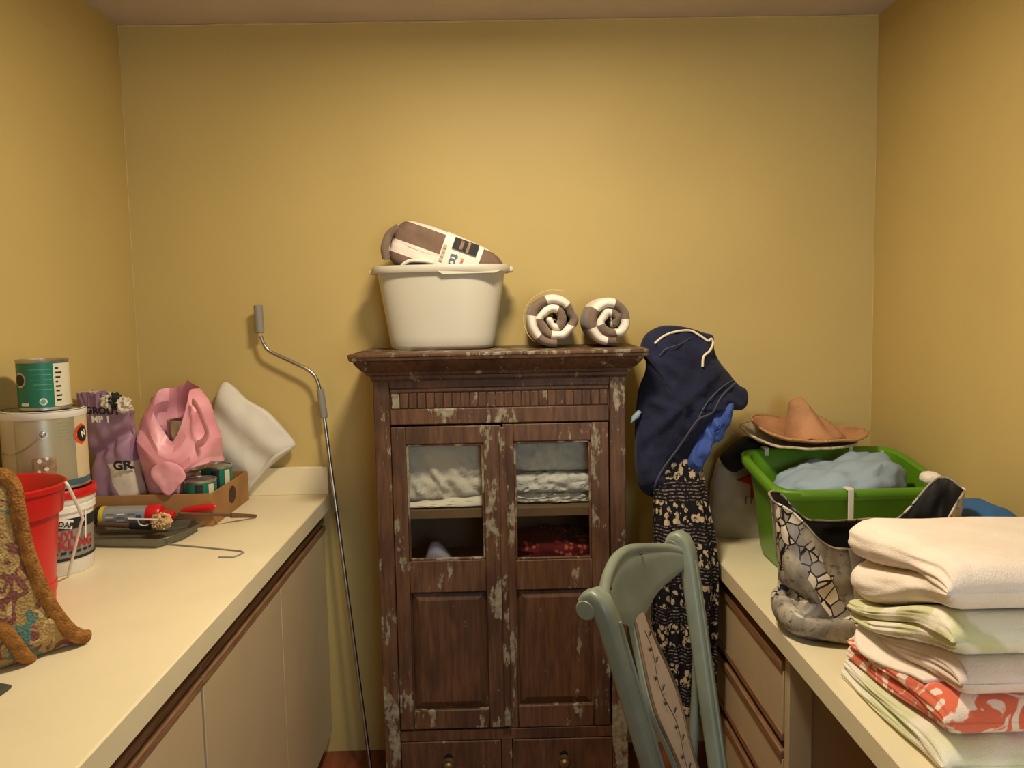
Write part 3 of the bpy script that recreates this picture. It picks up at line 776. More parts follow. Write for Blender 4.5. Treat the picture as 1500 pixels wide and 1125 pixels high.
# hats
def hat(name, label, cx, cy, z0, rb, mats, tilt, crown, curl, seed):
    ht = thing(name, label, 'hat', (cx, cy, z0), 0, None)
    rows = []; nR = 12; nT = 96
    for i in range(nR+1):
        t = i/nR; row = []
        for j in range(nT):
            a = 2*PI*j/nT; ri = .075 if crown else .003; r_ = (ri+(rb-ri)*t)
            x, y = r_*math.cos(a), r_*math.sin(a)*.9
            lift = curl*(t**2.2)*(.25+.75*max(0, math.cos(a-PI*.80))**1.3 + .25*max(0, math.cos(a))**3)
            z_ = lift + .006*nz(x, y, 0, 14, seed)*t - tilt*x
            row.append((cx+x, cy+y, z0+z_))
        rows.append(row)
    mb = MB().grid(rows, True)
    mb.build('brim', mats[0], ht, 60, solid=.004)
    edge = rows[-1]+[rows[-1][0]]
    MB().tube(edge, .0042, 8, False).build('brim_edge', mats[1], ht, 60)
    if crown:
        rows = []
        for i in range(15):
            t = i/14; row = []
            for j in range(60):
                a = 2*PI*j/60
                r_ = .088*(1-.58*t**1.1)*(1 if t < .82 else max(.03, math.sqrt(max(0, 1-((t-.82)/.18)**2))))
                sx = 1+.22*max(0, math.cos(a))*(1-t*.6)
                x, y = r_*math.cos(a)*sx, r_*math.sin(a)*.92
                dent = .018*math.exp(-((a-PI*1.72)/.35)**2)*t*(1-t)*4
                x -= .036*t**1.1; x -= dent*math.cos(a); y -= dent*math.sin(a)
                zz = crown*t*(1-.42*max(0, math.cos(a))*t) + .005*nz(x, y, t, 20, seed)
                row.append((cx+x+.012, cy+y, z0+.002+zz-tilt*x))
            rows.append(row)
        MB().grid(rows, True, False, True).build('crown', mats[0], ht, 60)
        base = [(cx+.012+.0875*math.cos(2*PI*j/48)*(1+.1*math.cos(2*PI*j/48)), cy+.080*math.sin(2*PI*j/48), z0+.006+.004*nz(j, 0, 0, .5)-tilt*.08*math.cos(2*PI*j/48)) for j in range(49)]
        MB().tube(base, .0022, 6, False).build('crown_seam', mats[2], ht, 60)
    return ht
hat('straw_hat', 'salmon straw sun hat with a crumpled crown lying behind the green basin', .992, 2.625, 1.114, .178, ('straw', 'straw_edge', 'print_brown'), .03, .132, .062, 2)
hat('straw_hat', 'pale straw hat brim showing underneath the salmon sun hat', .955, 2.62, 1.094, .178, ('straw_pale', 'straw_pale', 'straw'), .05, .0, .055, 5)
# green basin
bcx, bcy = 1.008, 2.425
def tiltb(p):
    q = Vector(p); dy = q.y-(bcy-.17); return Vector((q.x, q.y, q.z+max(0, dy)*.15*min(1, max(0, (q.z-ZD)/.1))))
gb = thing('green_basin', 'large green plastic basin with white clips holding blue laundry', 'basin', (bcx, bcy, ZD))
prof = [(.198, .135, 0), (.206, .142, .004), (.212, .148, .02), (.226, .162, .12), (.240, .175, .215), (.243, .178, .232), (.262, .196, .236), (.266, .200, .242), (.266, .200, .258), (.262, .196, .263), (.246, .181, .263), (.240, .176, .258), (.232, .168, .20), (.210, .146, .03), (.19, .13, .012)]
MB().grid([[tiltb(p) for p in se(bcx, bcy, ZD+z_+.0005, a*.962, b, 6.5, 120)] for a, b, z_ in prof], True, True, True).build('basin_body', 'green_plastic', gb, 40)
def clip(x, y, z_, h_, d=1, w_=.009):
    q = tiltb((x, y, z_))
    MB().box(x-w_, x+w_, y-.016, y+.016, q.z, q.z+.006).box(x-w_*.8, x+w_*.8, y-.018*d-.002, y-.018*d+.002, q.z-h_, q.z+.006).build('clip', 'white_plastic', gb, bevel=.002)
clip(.848, bcy+.19, ZD+.263, .02); clip(1.118, bcy+.19, ZD+.263, .02)
clip(.957, bcy-.19, ZD+.264, .085, 1, .010); MB().box(.789, .799, bcy-.125, bcy-.105, ZD+.055, ZD+.085).build('clip', 'white_plastic', gb, bevel=.002)
q = tiltb((1.20, bcy+.05, ZD+.263)).z
def dpb(q): return .022*nz(q.x*1.3, q.y*1.6, q.z, 2.1, 3)+.008*abs(nz(q.x, q.y, q.z, 5, 8))
tag(blob((1.0, 2.425, ZD+.232), (.186, .135, .060), 2.5, dpb, 80, 30).xf(lambda p: (p.x, p.y, p.z+.045*sst(.95, 1.18, p.x)*sst(.2, .27, p.z-ZD)-.02*sst(.93, .80, p.x))).build('laundry_cloth', 'pale_blue', None, 60), 'crumpled pale blue cloth heaped in the green basin', 'cloth')
c_ = PY(1363, 700, 2.26)
tag(blob(c_, (.026, .03, .017), 2.4, lambda q: .003*nz(q.x, q.y, q.z, 3, 2), 30, 16).xf(lambda p: (p.x, p.y, p.z-.0)).build('rolled_sock', 't_cream', None, 60), 'small cream rolled cloth on the rim of the green basin', 'cloth')
# blue nylon bag
tag(blob((1.176, 1.98, ZD+.142), (.094, .145, .142), 2.5, lambda q: .008*nz(q.x, q.y, q.z, 2.5, 3), 60, 28).build('nylon_bag', 'strong_blue', None, 60), 'rounded blue nylon bag between the folded towels and the green basin', 'bag')
# snakeskin tote
tt = thing('tote_bag', 'slouching snakeskin print tote bag with black lining on the desk edge', 'bag', (.86, 1.91, ZD))
def tote_ring(t, inner=0):
    row = []; n = 120
    for j in range(n):
        a = 2*PI*j/n; ca, sa = math.cos(a), math.sin(a)
        x = math.copysign(abs(ca)**.62, ca); y = math.copysign(abs(sa)**.62, sa)
        lowb = 1+.07*math.exp(-((t-.13)/.12)**2)-.16*math.exp(-((t-.30)/.055)**2)*max(0, -x+.1)*(y < .3)
        hx = (.190+.014*t)*lowb-inner; hy = (.088-.012*sst(.2, 1, t)+.012*math.exp(-((t-.12)/.12)**2))-inner
        top = .215 + .095*sst(.45, 1, -x) + .125*sst(.45, 1, x) + .03*max(0, y)
        z_ = ZD+.0006 + top*t
        e = .008*nz(x*1.5, y*1.5, t*3, 1.7, 5)*sst(.02, .15, t)+.004*nz(x, y, t, 6, 2)
        X = .862+hx*x+e+.014*t*x; Y = 1.908+hy*y+e + .02*x*0 + .035*t*(x < 0)*(-x)*.6
        row.append(Vector((X, Y, z_)))
    return row
rows = [tote_ring(k/22) for k in range(23)]
MB().grid([[Vector(((p.x-.862)*.93+.862, (p.y-1.908)*.93+1.908, ZD+.0006)) for p in rows[0]]]+rows[1:], True, True).build('tote_outside', 'snake', tt, 60)
MB().grid([tote_ring(1, 0)]+[tote_ring(k/22, .004) for k in range(21, 1, -1)], True, False, True).build('tote_lining', 'lining', tt, 60)
rim = tote_ring(1, .001); MB().tube(rim+[rim[0]], .0028, 6, False).build('rim_binding', 'snake', tt, 60)
# strap down the front and the bottom roll
sp = crc([(.796, 1.826, ZD+.222), (.803, 1.818, ZD+.17), (.808, 1.814, ZD+.10), (.812, 1.806, ZD+.05)], 20, False)
MB().tube(sp, .013, 12, True, .22, 4, side=(1, 0, 0)).build('strap', 'snake', tt, 60)
br = crc([(.678, 1.97, ZD+.060), (.668, 1.90, ZD+.050), (.684, 1.838, ZD+.042), (.735, 1.812, ZD+.038), (.80, 1.806, ZD+.038), (.87, 1.806, ZD+.038)], 40, False)
MB().tube([p for p in br], lambda t: .030+.006*math.sin(9*t), 16, True, .72).xf(lambda p: (p.x, p.y, max(p.z, ZD+.0008))).build('bottom_fold', 'snake', tt, 60)

# folded towel stack
def stack_towel(label, x0, far, near, mat, lobes, seed, y0=1.275, y1=1.665, x1=1.235, extra=None):
    rows = []
    ys = [y0+.05*(1-math.cos(PI/2*k/12)) for k in range(13)]+list(np.linspace(y0+.06, y1-.012, 26))+[y1-.004, y1]
    for y in ys:
        t = sst(y0+.02, y1, y); zl = near[0]+(far[0]-near[0])*t; zh = near[1]+(far[1]-near[1])*t
        h = zh-zl; R = .05; g = math.sqrt(max(.002, 1-((y0+R-y)/R)**2)) if y < y0+R else 1
        if y > y1-.012: g = .96 if y < y1 else .80
        b = sst(y0+.05, y0+.16, y); zm = (zl+zh)/2
        row = []; nl = 36
        for j in range(nl+1):
            s = j/nl; l = min(lobes-1, int(s*lobes)); q = (s*lobes-l)*2-1
            multi = h/lobes*.62*(1-math.sqrt(max(0, 1-q*q))); single = h*.42*(1-math.sqrt(max(0, 1-(2*s-1)**2)))
            off = (.010*nz(l*3.1, y*4, seed, 1.3, seed)) + .006*nz(y, s, 0, 9, seed)
            xx = x0+multi*b+single*(1-b)+off
            if y > y1-.012: xx += .006 if y < y1 else .014
            zz = zm+(zl+h*s-zm)*g
            row.append((xx, y+.004*nz(s*2, 0, y, 3, seed), zz))
        for k in range(1, 15):
            x = x0+.05+(x1-x0-.06)*k/14
            row.append((x, y, zm+(zh-zm)*g+(.003*nz(x, y, seed, 9, seed)-.004*math.sin(PI*k/15) if g > .5 else 0)))
        for k in range(5): row.append((x1, y, zm+(zh-zm)*g*(1-k/2)))
        for k in range(14, 0, -1):
            x = x0+.05+(x1-x0-.06)*k/14; row.append((x, y, zm+(zl-zm)*g))
        rows.append(row)
    o = MB().grid(rows, True, True, True).build('bath_towel', mat, None, 75)
    return tag(o, label, 'towel', 'folded towels stacked on the desk')
Z0 = ZD+.0008
stack_towel('pale mint folded towel at the bottom of the stack on the desk', .700, (Z0, .806), (Z0, .826), 't_green2', 2, 1, 1.26)
stack_towel('coral and white patterned folded towel in the stack', .712, (.808, .856), (.828, .896), 't_coral', 2, 2, 1.275)
thin = stack_towel('thin white folded towel lying on the coral one', .735, (.858, .884), (.898, .962), 't_pink', 1, 3, 1.27)
stack_towel('cream and pale green swirled folded towel under the thick cream one', .714, (.886, .932), (.964, 1.036), 't_green', 2, 4, 1.27)
stack_towel('thick cream folded towel on top of the stack', .712, (.934, 1.105), (1.038, 1.122), 't_cream', 2, 5, 1.275)
cv = crc([(.745, 1.655, .884), (.722, 1.62, .885), (.712, 1.57, .882), (.716, 1.50, .884), (.722, 1.43, .886), (.728, 1.36, .895)], 40, False)
rows = []
for i, p in enumerate(cv):
    t = i/39
    rows.append([(p.x-.010+.05*k/8, p.y, p.z-(.026*math.sin(PI*min(1, t*1.15)**.8))*(1-k/8)**1.5) for k in range(9)])
MB().grid(rows).build('curled_corner', 't_cream', thin, 60, solid=.007)

# ================================================================== PAINTED CHAIR
chw = thing('painted_chair', 'sage green painted chair with a floral splat pulled up to the desk', 'chair', (.309, 1.6925, 0), math.radians(58))
TZ, KL, KM = .985, .216, .183
def post_xy(s, z_):
    if z_ >= .47: return s*(.228-KM*(TZ-z_)), -KL*(TZ-z_)
    b = TZ-.47; x = .228-KM*b; return s*(x+.06*(.47-z_)), -KL*b+.16*(.47-z_)
for s in (-1, 1):
    pts = [(post_xy(s, z_)[0], post_xy(s, z_)[1], z_) for z_ in np.linspace(0, .96, 40)]
    x, y = post_xy(s, .985)
    pts += [(x, y+.002, .982), (x, y+.010, .998), (x, y+.020, 1.004), (x, y+.028, 1.000), (x, y+.033, .992)]
    pst = MB().tube(pts, .0235, 20, True, .78, 3.6, side=(1, 0, 0)).build('back_post', 'sage', chw, 50)
    MB().lathe([(.001, -.025), (.017, -.025), (.020, -.021), (.020, .021), (.017, .025), (.001, .025)], (0, 0, 0), 24).xf(lambda p: (x+p.z, y+.030+p.y, .984+p.x)).build('scroll', 'sage', pst, 40)
    gp = [(px_-s*.007, py_-.019, pz_) for px_, py_, pz_ in pts[3:40]]
    MB().tube(gp, .0042, 8, True).build('bead', 'sage', pst, 60)
# crest
def crest_y(x, z_): return -KL*(TZ-z_)+.052*(1-(x/.225)**2)+.004
rows = []; NX = 41
front, back = [], []
for k in range(9):
    v = k/8; fr_, bk_ = [], []
    for i in range(NX):
        x = -.222+.444*i/(NX-1); u = max(-1, min(1, x/.222))
        top = .960+.058*(1-abs(u)**2.6)**.8 + .004*math.cos(u*6)
        bot = .915-.045*math.exp(-(u/.36)**2)+.030*(abs(u)**3)
        z_ = bot+(top-bot)*v
        thk = .012*(1-(2*v-1)**8*.6)
        fr_.append((x, crest_y(x, z_)-thk, z_)); bk_.append((x, crest_y(x, z_)+thk, z_))
    front.append(fr_); back.append(bk_)
loops = [front[k][:] for k in range(9)]+[back[k][:] for k in range(8, -1, -1)]+[front[0][:]]
cr = MB().grid(loops).build('crest_rail', 'sage', chw, 50)
edge = [(front[8][i][0], (front[8][i][1]+back[8][i][1])/2, front[8][i][2]) for i in range(NX)]
MB().tube(edge, .0115, 12, True).build('top_moulding', 'sage', cr, 60)
for (x, z_) in ((-.150, .998), (-.180, .978), (-.200, .955), (.06, 1.008)):
    MB().lathe([(.0045, 0), (.004, .002), (.001, .0035)], (0, 0, 0), 12).xf(lambda p: (x+p.x, crest_y(x, z_)-.0125-p.z, z_+p.y)).build('stud', 'brass', cr, 60)
# splat
def sp_w(z_):
    t = (z_-.47)/.43
    return .040+.026*math.exp(-((t-.58)/.20)**2)+.012*math.exp(-((t-.02)/.12)**2)-.008*math.exp(-((t-1)/.12)**2)
def sp_y(z_): return -KL*(TZ-z_)+.056*sst(.42, .95, z_)
def splat(inset, y0, y1):
    rows = []
    for z_ in np.linspace(.46, .895, 40):
        w_ = sp_w(z_)-inset; y = sp_y(z_)
        rows.append([(-w_, y+y0, z_), (w_, y+y0, z_), (w_, y+y1, z_), (-w_, y+y1, z_)])
    return MB().grid(rows, True, True, True)
spl = splat(0, -.008, .008).build('splat', 'sage', chw, 40, bevel=.003)
splat(.010, -.0098, -.006).build('splat_panel', 'splat', spl, 40)
for s in (-1, 1):
    MB().tube([(s*(sp_w(z_)-.005), sp_y(z_)-.009, z_) for z_ in np.linspace(.47, .885, 40)], .0042, 8, True).build('gilt_edge', 'gilt', spl, 60)
vn = MB()
vpts = [(.010*math.sin(z_*40), sp_y(z_)-.0103, z_) for z_ in np.linspace(.52, .86, 40)]
vn.tube(vpts, .0009, 5)
for i in range(4, 38, 3):
    p = Vector(vpts[i]); s = 1 if i % 2 else -1
    q = [p+Vector((s*.003, -.0004, .001)), p+Vector((s*.010, -.0004, .011)), p+Vector((s*.020, -.0004, .010)), p+Vector((s*.013, -.0004, .001))]
    b = len(vn.v); vn.v += q; vn.face((b, b+1, b+2, b+3))
vn.build('painted_vine', 'vine', spl, 0)
MB().tube(crc([(.187, -.040, .78), (.176, -.040, .68), (.158, -.040, .56), (.146, -.038, .42), (.150, -.055, .14)], 30, False), .011, 12, True).build('back_brace', 'sage', chw, 60)
seat_y = -KL*(TZ-.47)
rows = []
for (ins, z_) in ((.02, .430), (.004, .434), (0, .442), (0, .462), (.006, .470), (.02, .474)):
    rows.append([Vector((p.x*(1+.22*max(0, -(p.y-seat_y+.19)/.2)), p.y, z_)) for p in se(0, seat_y-.19, z_, .19-ins, .205-ins, 5, 64)])
MB().grid(rows, True, True, True).build('seat', 'sage', chw, 40)
for s in (-1, 1):
    MB().tube([(s*.19, seat_y-.355, .435), (s*.195, seat_y-.36, .30), (s*.19, seat_y-.362, .12), (s*.195, seat_y-.37, 0)], lambda t: .020-.007*t, 14).build('front_leg', 'sage', chw, 60)
    MB().tube([(s*.192, seat_y-.355, .20), (s*.14, seat_y+.03, .20)], .009, 10).build('stretcher', 'sage', chw, 60)

# ================================================================== CRANK POLE
cp = thing('crank_pole', 'long steel awning crank pole with a bent handle leaning by the counter end', 'crank pole', (-.452, 2.64, 0))
def polY(z_): return 2.64+.125*min(1, z_/1.2)
up = [PY(382, 492, 2.772), PY(388, 507, 2.772), PY(398, 516, 2.772), PY(425, 529, 2.770), PY(450, 541, 2.768), PY(462, 552, 2.767), PY(468, 568, 2.766)]
lo = [Vector((PY(475, 612, 2.765).x, 2.765, PY(475, 612, 2.765).z)), Vector((-.452, 2.64, .002))]
path = crc(up, 40, False)+[up[-1].lerp(lo[0], k/6) for k in range(1, 7)]+[lo[0].lerp(lo[1], k/20) for k in range(1, 21)]
MB().tube(path, .0062, 12).build('rod', 'steel', cp, 60)
MB().tube([PY(378, 447, 2.773), PY(381, 488, 2.772)], .0145, 16).build('handle_grip', 'grey_grip', cp, 40, bevel=.003)
MB().tube([PY(469, 570, 2.766), PY(475, 612, 2.765)], .0125, 16).build('sleeve_grip', 'grey_grip', cp, 40, bevel=.002)

# ================================================================== LEFT COUNTER CLUTTER
def can(name, label, c, r, h, z0, body, lid='tin', group=None):
    t = thing(name, label, 'can', (c[0], c[1], z0), 0, group)
    MB().lathe([(r*.98, 0), (r*1.015, .001), (r*1.015, .005), (r, .007), (r, h-.007), (r*1.02, h-.005), (r*1.025, h-.001), (r*1.0, h), (r*.93, h), (r*.92, h-.006), (r*.86, h-.006), (r*.85, h-.003), (.001, h-.003)], (c[0], c[1], z0), 56).build('metal_body', lid, t, 40)
    MB().lathe([(r+.0004, .008), (r+.0004, h-.008)], (c[0], c[1], z0), 56, cap0=False, cap1=False).build('label_wrap', body, t, 60)
    return t
# pail
pc = (-1.107, 2.020); pr = .0945
pl = thing('compound_pail', 'white pail with a red lid and grey label below the gallon can', 'pail', (pc[0], pc[1], ZC))
MB().lathe([(pr*.90, 0), (pr*.92, .003), (pr*.96, .13), (pr*.975, .15), (pr*1.03, .152), (pr*1.03, .166), (pr, .168), (pr*1.04, .172), (pr*1.05, .186), (pr*1.0, .190), (.001, .190)], (pc[0], pc[1], ZC+.0005), 60).build('pail_body', 'white_plastic', pl, 40)
MB().lathe([(pr*1.075, .184), (pr*1.09, .188), (pr*1.09, .200), (pr*1.06, .205), (pr*.98, .205), (pr*.97, .199), (.001, .199)], (pc[0], pc[1], ZC+.0005), 60).build('lid', 'red_plastic', pl, 40)
rL = pr*.945
MB().lathe([(pr*.932, .035), (pr*.968, .145)], (pc[0], pc[1], ZC+.0005), 60, cap0=False, cap1=False).build('label_wrap', 'label_grey', pl, 60)
aP = -PI/2+.80
cyl_patch(pc, pr*.966, aP-1.6, aP+1.2, ZC+.112, ZC+.137, 30).build('black_band', 'black_print', pl, 60)
cyl_patch(pc, pr*.946, aP-1.6, aP+1.2, ZC+.0365, ZC+.043, 30).build('black_band', 'black_print', pl, 60)
text_mb('VINYL', .026, cyl_map(pc, pr*.957, aP-.14, ZC+.089), .0008).build('lettering', 'red_print', pl, 0)
text_mb('SPACKLING', .032, cyl_map(pc, pr*.953, aP-.10, ZC+.065), .0010).build('lettering', 'red_print', pl, 0)
for k in range(9): cyl_patch(pc, pr*.950, aP-.95+.2*k, aP-.82+.2*k, ZC+.053, ZC+.059, 4, .0012).build('print_mark', 'black_print', pl, 60)
f_ = cyl_map(pc, pr*.968, aP-.02, ZC+.126, -.25, .0032); sq = MB()
sq.v = [Vector(f_(a, b)) for a, b in ((-.017, -.010), (.017, -.010), (.017, .012), (-.017, .012))]; sq.face((0, 1, 2, 3)); sq.build('brand_tag', 'white_print', pl, 0)
text_mb('DAP', .017, cyl_map(pc, pr*.968, aP-.02, ZC+.120, -.25, .0046), .0006).build('brand_lettering', 'black_print', pl, 0)
MB().tube([(pc[0]+pr*.98, pc[1]-.02, ZC+.15), (pc[0]+pr*1.02, pc[1]-.03, ZC+.12), (pc[0]+pr*1.02, pc[1]-.035, ZC+.085)], .0016, 6).build('bail_wire', 'white_plastic', pl, 60)
# gallon
gc = (-1.119, 2.035); gr = .0925; zg = ZC+.2058
ga = can('paint_gallon', 'grey gallon paint can with an orange emblem standing on the red lidded pail', gc, gr, .190, zg, 'gallon_body')
aG = math.atan2(-gc[1], -gc[0])
MB().lathe([(gr+.001, .172), (gr+.003, .174), (gr+.003, .188), (gr*.95, .191)], (gc[0], gc[1], zg), 56, cap0=False, cap1=False).build('lid_ring', 'white_plastic', ga, 60)
cyl_patch(gc, gr, aG-1.5, aG-.72, zg+.01, zg+.172, 14).build('pale_panel', 'gallon_side', ga, 60)
cyl_patch(gc, gr, aG+.75, aG+1.5, zg+.02, zg+.172, 14).build('yellow_panel', 'tan_print', ga, 60)
cyl_patch(gc, gr, aG-1.5, aG+1.5, zg+.008, zg+.022, 26, .0012).build('teal_band', 'teal', ga, 60)
em = cyl_disc(gc, gr, aG+.98, zg+.128, .026, 8, .0016).build('emblem', 'orange', ga, 60)
cyl_disc(gc, gr, aG+1.02, zg+.128, .019, 24, .0022).build('emblem_disc', 'black_print', em, 60)
text_mb('N', .022, cyl_map(gc, gr, aG+1.06, zg+.122, .3, .003), .0008).build('emblem_mark', 'white_print', em, 0)
ed = cyl_disc(gc, gr, aG-.05, zg+.138, .0115, 24, .0014).build('round_mark', 'tin', ga, 60)
cyl_disc(gc, gr, aG-.05, zg+.138, .0075, 20, .0024).build('round_mark_centre', 'thin_grey', ed, 60)
MB().lathe([(.0085, 0), (.007, .004), (.003, .006), (.001, .006)], (0, 0, 0), 16).xf(lambda p: Vector(cyl_map(gc, gr, aG-.05, zg+.138, 0, p.z)(p.x, p.y))).build('bail_ear', 'tin', ga, 60)
pnl = cyl_patch(gc, gr, aG-.32, aG+.22, zg+.012, zg+.082, 10, .001).build('picture_panel', 'photo_tan', ga, 60)
for (dx, dz, rr) in ((-.012, .030, .004), (.004, .035, .005), (-.002, .018, .008), (.006, .060, .004), (-.010, .055, .005)):
    cyl_disc(gc, gr, aG-.05+dx/gr, zg+.02+dz, rr, 14, .002).build('picture_dot', 'white_print', pnl, 60)
for k in range(6): cyl_patch(gc, gr, aG+.30, aG+.66, zg+.160-k*.008, zg+.1608-k*.008, 6, .001).build('print_line', 'label_line', ga, 60)
wire = [cyl_map(gc, gr, aG-1.3+1.25*t, zg+.095+.043*t-.02*math.sin(PI*t), 0, .004)(0, 0) for t in np.linspace(0, 1, 20)]
MB().tube(wire, .0011, 6).build('bail_wire', 'tin', ga, 60)
# quart
qc = (-1.113, 2.035); qr = .0565; zq = zg+.1905
qa = can('paint_quart', 'small green labelled paint can on top of the gallon can', qc, qr, .122, zq, 'label_green')
aQ = math.atan2(-qc[1], -qc[0])
cyl_patch(qc, qr, aQ+.38, aQ+1.6, zq+.009, zq+.112, 14).build('cream_panel', 'label_white', qa, 60)
for k in range(5): cyl_patch(qc, qr, aQ-.55+.05*k, aQ+.30, zq+.098-k*.012, zq+.0992-k*.012, 8, .001).build('print_line', 'label_line', qa, 60)
for k, w_ in enumerate((.012, .014, .009, .013, .006, .012, .016, .008)): cyl_patch(qc, qr, aQ+.46, aQ+.46+w_/qr, zq+.022+k*.011, zq+.026+k*.011, 5, .0014).build('print_mark', 'black_print', qa, 60)
e1 = cyl_disc(qc, qr, aQ-.05, zq+.022, .0085, 20, .001).build('round_seal', 'white_print', qa, 60)
cyl_disc(qc, qr, aQ-.05, zq+.022, .0055, 16, .002).build('round_seal_centre', 'label_line', e1, 60)
e2 = cyl_disc(qc, qr, aQ-1.02, zq+.074, .018, 24, .001).build('emblem', 'tan_print', qa, 60)
cyl_disc(qc, qr, aQ-1.02, zq+.074, .0145, 24, .002).build('emblem_disc', 'black_print', e2, 60)
cyl_patch(qc, qr, aQ-1.0, aQ-.62, zq+.012, zq+.019, 8, .001).build('print_mark', 'white_print', qa, 60)

# red bucket
rc = (-1.070, 1.735)
rb_ = thing('red_bucket', 'red plastic bucket with a white wire handle in front of the pail', 'bucket', (rc[0], rc[1], ZC))
MB().lathe([(.098, 0), (.102, .002), (.104, .03), (.1065, .032), (.1075, .05), (.105, .052), (.119, .200), (.128, .203), (.134, .252), (.139, .255), (.140, .264), (.136, .267), (.130, .262), (.118, .20), (.100, .012), (.001, .010)], (rc[0], rc[1], ZC+.0006), 72).build('bucket_body', 'red_plastic', rb_, 40)
MB().tube(crc([PY(96, 707, 1.76), PY(101, 715, 1.76), PY(120, 756, 1.83), PY(117, 772, 1.845), PZ(100, 843, ZC+.004)], 30, False), .0036, 8).build('wire_handle', 'white_plastic', rb_, 60)

# knitted cosy, standing in a plane turned to the counter edge
ko = Vector((-.884, 1.414, 0)); ke = Vector((.575, .818, 0)).normalized(); kn = Vector((ke.y, -ke.x, 0))
def kp(lst):
    out = []
    for a, b in lst:
        p = PP(a, b, ko, kn); out.append(((p-ko).dot(ke), max(p.z, ZC+.002)))
    return out
kout = kp([(-75, 735), (-40, 698), (0, 687), (17, 692), (28, 713), (33, 755), (45, 808), (61, 848), (79, 884), (97, 911), (112, 922), (122, 921), (131, 926), (132, 937), (122, 949), (105, 956), (60, 967), (20, 979), (0, 985), (-60, 1010), (-120, 1020), (-110, 900)])
kc = thing('knitted_cosy', 'multicoloured knitted cosy with brown edging standing on the countertop', 'cosy', ko+Vector((0, 0, ZC)))
kpuff = Puff(kout, kp([(-10, 880)])[0], ko-kn*.02, ke, kn, .035, .06, 3, 16, 180, lambda u, z_: .006*nz(u, z_, 0, 16, 3))
kpuff.mb.xf(lambda p: (p.x, p.y, max(p.z, ZC+.001))).build('cosy_body', 'knit', kc, 70)
def kon(lst, l): return [kpuff.on(u, z_, l) for u, z_ in kp(lst)]
MB().tube(crc(kon([(-55, 712), (-20, 699), (4, 697), (17, 712), (22, 750), (34, 800), (50, 845), (69, 884), (88, 912), (108, 930), (126, 932)], .004), 70, False), .0135, 14, True, .8).xf(lambda p: (p.x, p.y, max(p.z, ZC+.001))).build('edging', 'knit_edge', kc, 60)
MB().tube(crc(kon([(-40, 918), (-5, 920), (14, 938), (30, 958), (44, 966)], .004), 30, False), .013, 14).xf(lambda p: (p.x, p.y, max(p.z, ZC+.001))).build('rolled_edge', 'knit_edge', kc, 60)
p0 = [PZ(18, 1008, ZC), PZ(-60, 995, ZC), PZ(-70, 1040, ZC), PZ(0, 1021, ZC)]
tag(MB().prism([(p.x, p.y, ZC+.0006) for p in p0], (0, 0, .006)).build('folded_rag', 'slate', None, 0, bevel=.002), 'flat dark slate rag lying by the knitted cosy', 'rag')

# cardboard tray with contents
bx0, bx1, by0, by1, bz = -1.195, -.846, 2.395, 2.745, ZC+.0006
tr = thing('cardboard_tray', 'open brown cardboard tray full of cans and bags', 'box', ((bx0+bx1)/2, (by0+by1)/2, ZC))
box(bx0, bx1, by0, by1, bz, bz+.004).build('base', 'card', tr)
hB = .098
for a in ((bx0, bx1, by0, by0+.004), (bx0, bx1, by1-.004, by1), (bx0, bx0+.004, by0+.004, by1-.004), (bx1-.004, bx1, by0+.004, by1-.004)):
    box(*a, bz+.004, bz+hB).build('side', 'card', tr, bevel=.001)
dm = MB(); dm.v = [Vector((bx1+.0008, 2.575, bz+.055))]+[Vector((bx1+.0008, 2.575+.034*math.cos(2*PI*j/24), bz+.055+.027*math.sin(2*PI*j/24))) for j in range(24)]
for j in range(24): dm.face((0, 1+j, 1+(j+1) % 24))
dm.build('round_print', 'print_brown', tr, 0)
zb = bz+.0045
def small_can(label, c, r, h, body, z0=None):
    t = can('small_can', label, c, r, h, z0 or zb, body, 'tin', 'cans in the cardboard tray')
    a = math.atan2(-c[1], -c[0])
    cyl_patch(c, r, a-.35, a+.15, (z0 or zb)+.012, (z0 or zb)+h-.012, 8, .001).build('print_panel', 'black_print', t, 60)
    cyl_patch(c, r, a+.5, a+.9, (z0 or zb)+.012, (z0 or zb)+h-.012, 8, .001).build('print_panel', 'label_white', t, 60)
small_can('tin can with green label at the open front corner of the tray', (-.898, 2.450), .046, .128, 'label_green')
small_can('green tin can at the back corner of the tray by the white padded bag', (-.899, 2.60), .047, .142, 'label_green')
# purple sack
pk = thing('purple_sack', 'crumpled purple and white paper sack standing in the cardboard tray', 'sack', (-1.12, 2.46, zb))
def even_ring(p, n):
    d = se(0, 0, 0, 1, 1, p, 4000); cum = [0]
    for i in range(4000): cum.append(cum[-1]+(d[(i+1) % 4000]-d[i]).length)
    return [d[int(np.searchsorted(cum, cum[-1]*k/n)) % 4000] for k in range(n)]
SQ = even_ring(4, 200)
def sack_ring(t):
    row = []
    for p in SQ:
        hx = .064*(1-.04*t)+.006*math.sin(t*9); hy = .056*(1-.72*t**1.8)
        cr_ = sst(.75, 1, t)
        x = -1.146+.010*t+hx*p.x*(1+.08*cr_*p.x); y = 2.478-.100*t**1.6+hy*p.y
        e = .008*nz(p.x*1.4, p.y*1.4, t*4, 1.4, 3)+.010*cr_*nz(p.x*4, p.y*4, t*3, 2, 8)
        kink = -.026*math.exp(-((t-.60-.10*p.x)/.05)**2)*(p.y < 0)
        x = max(x+e, XL+.004)
        row.append((x, y+e-kink, zb+.40*t*(1-.10*cr_*(p.x > .2)*abs(p.x))+.008*cr_*nz(p.x*6, p.y, 0, 1.5)))
    return row
rows = [sack_ring(k/120) for k in range(121)]
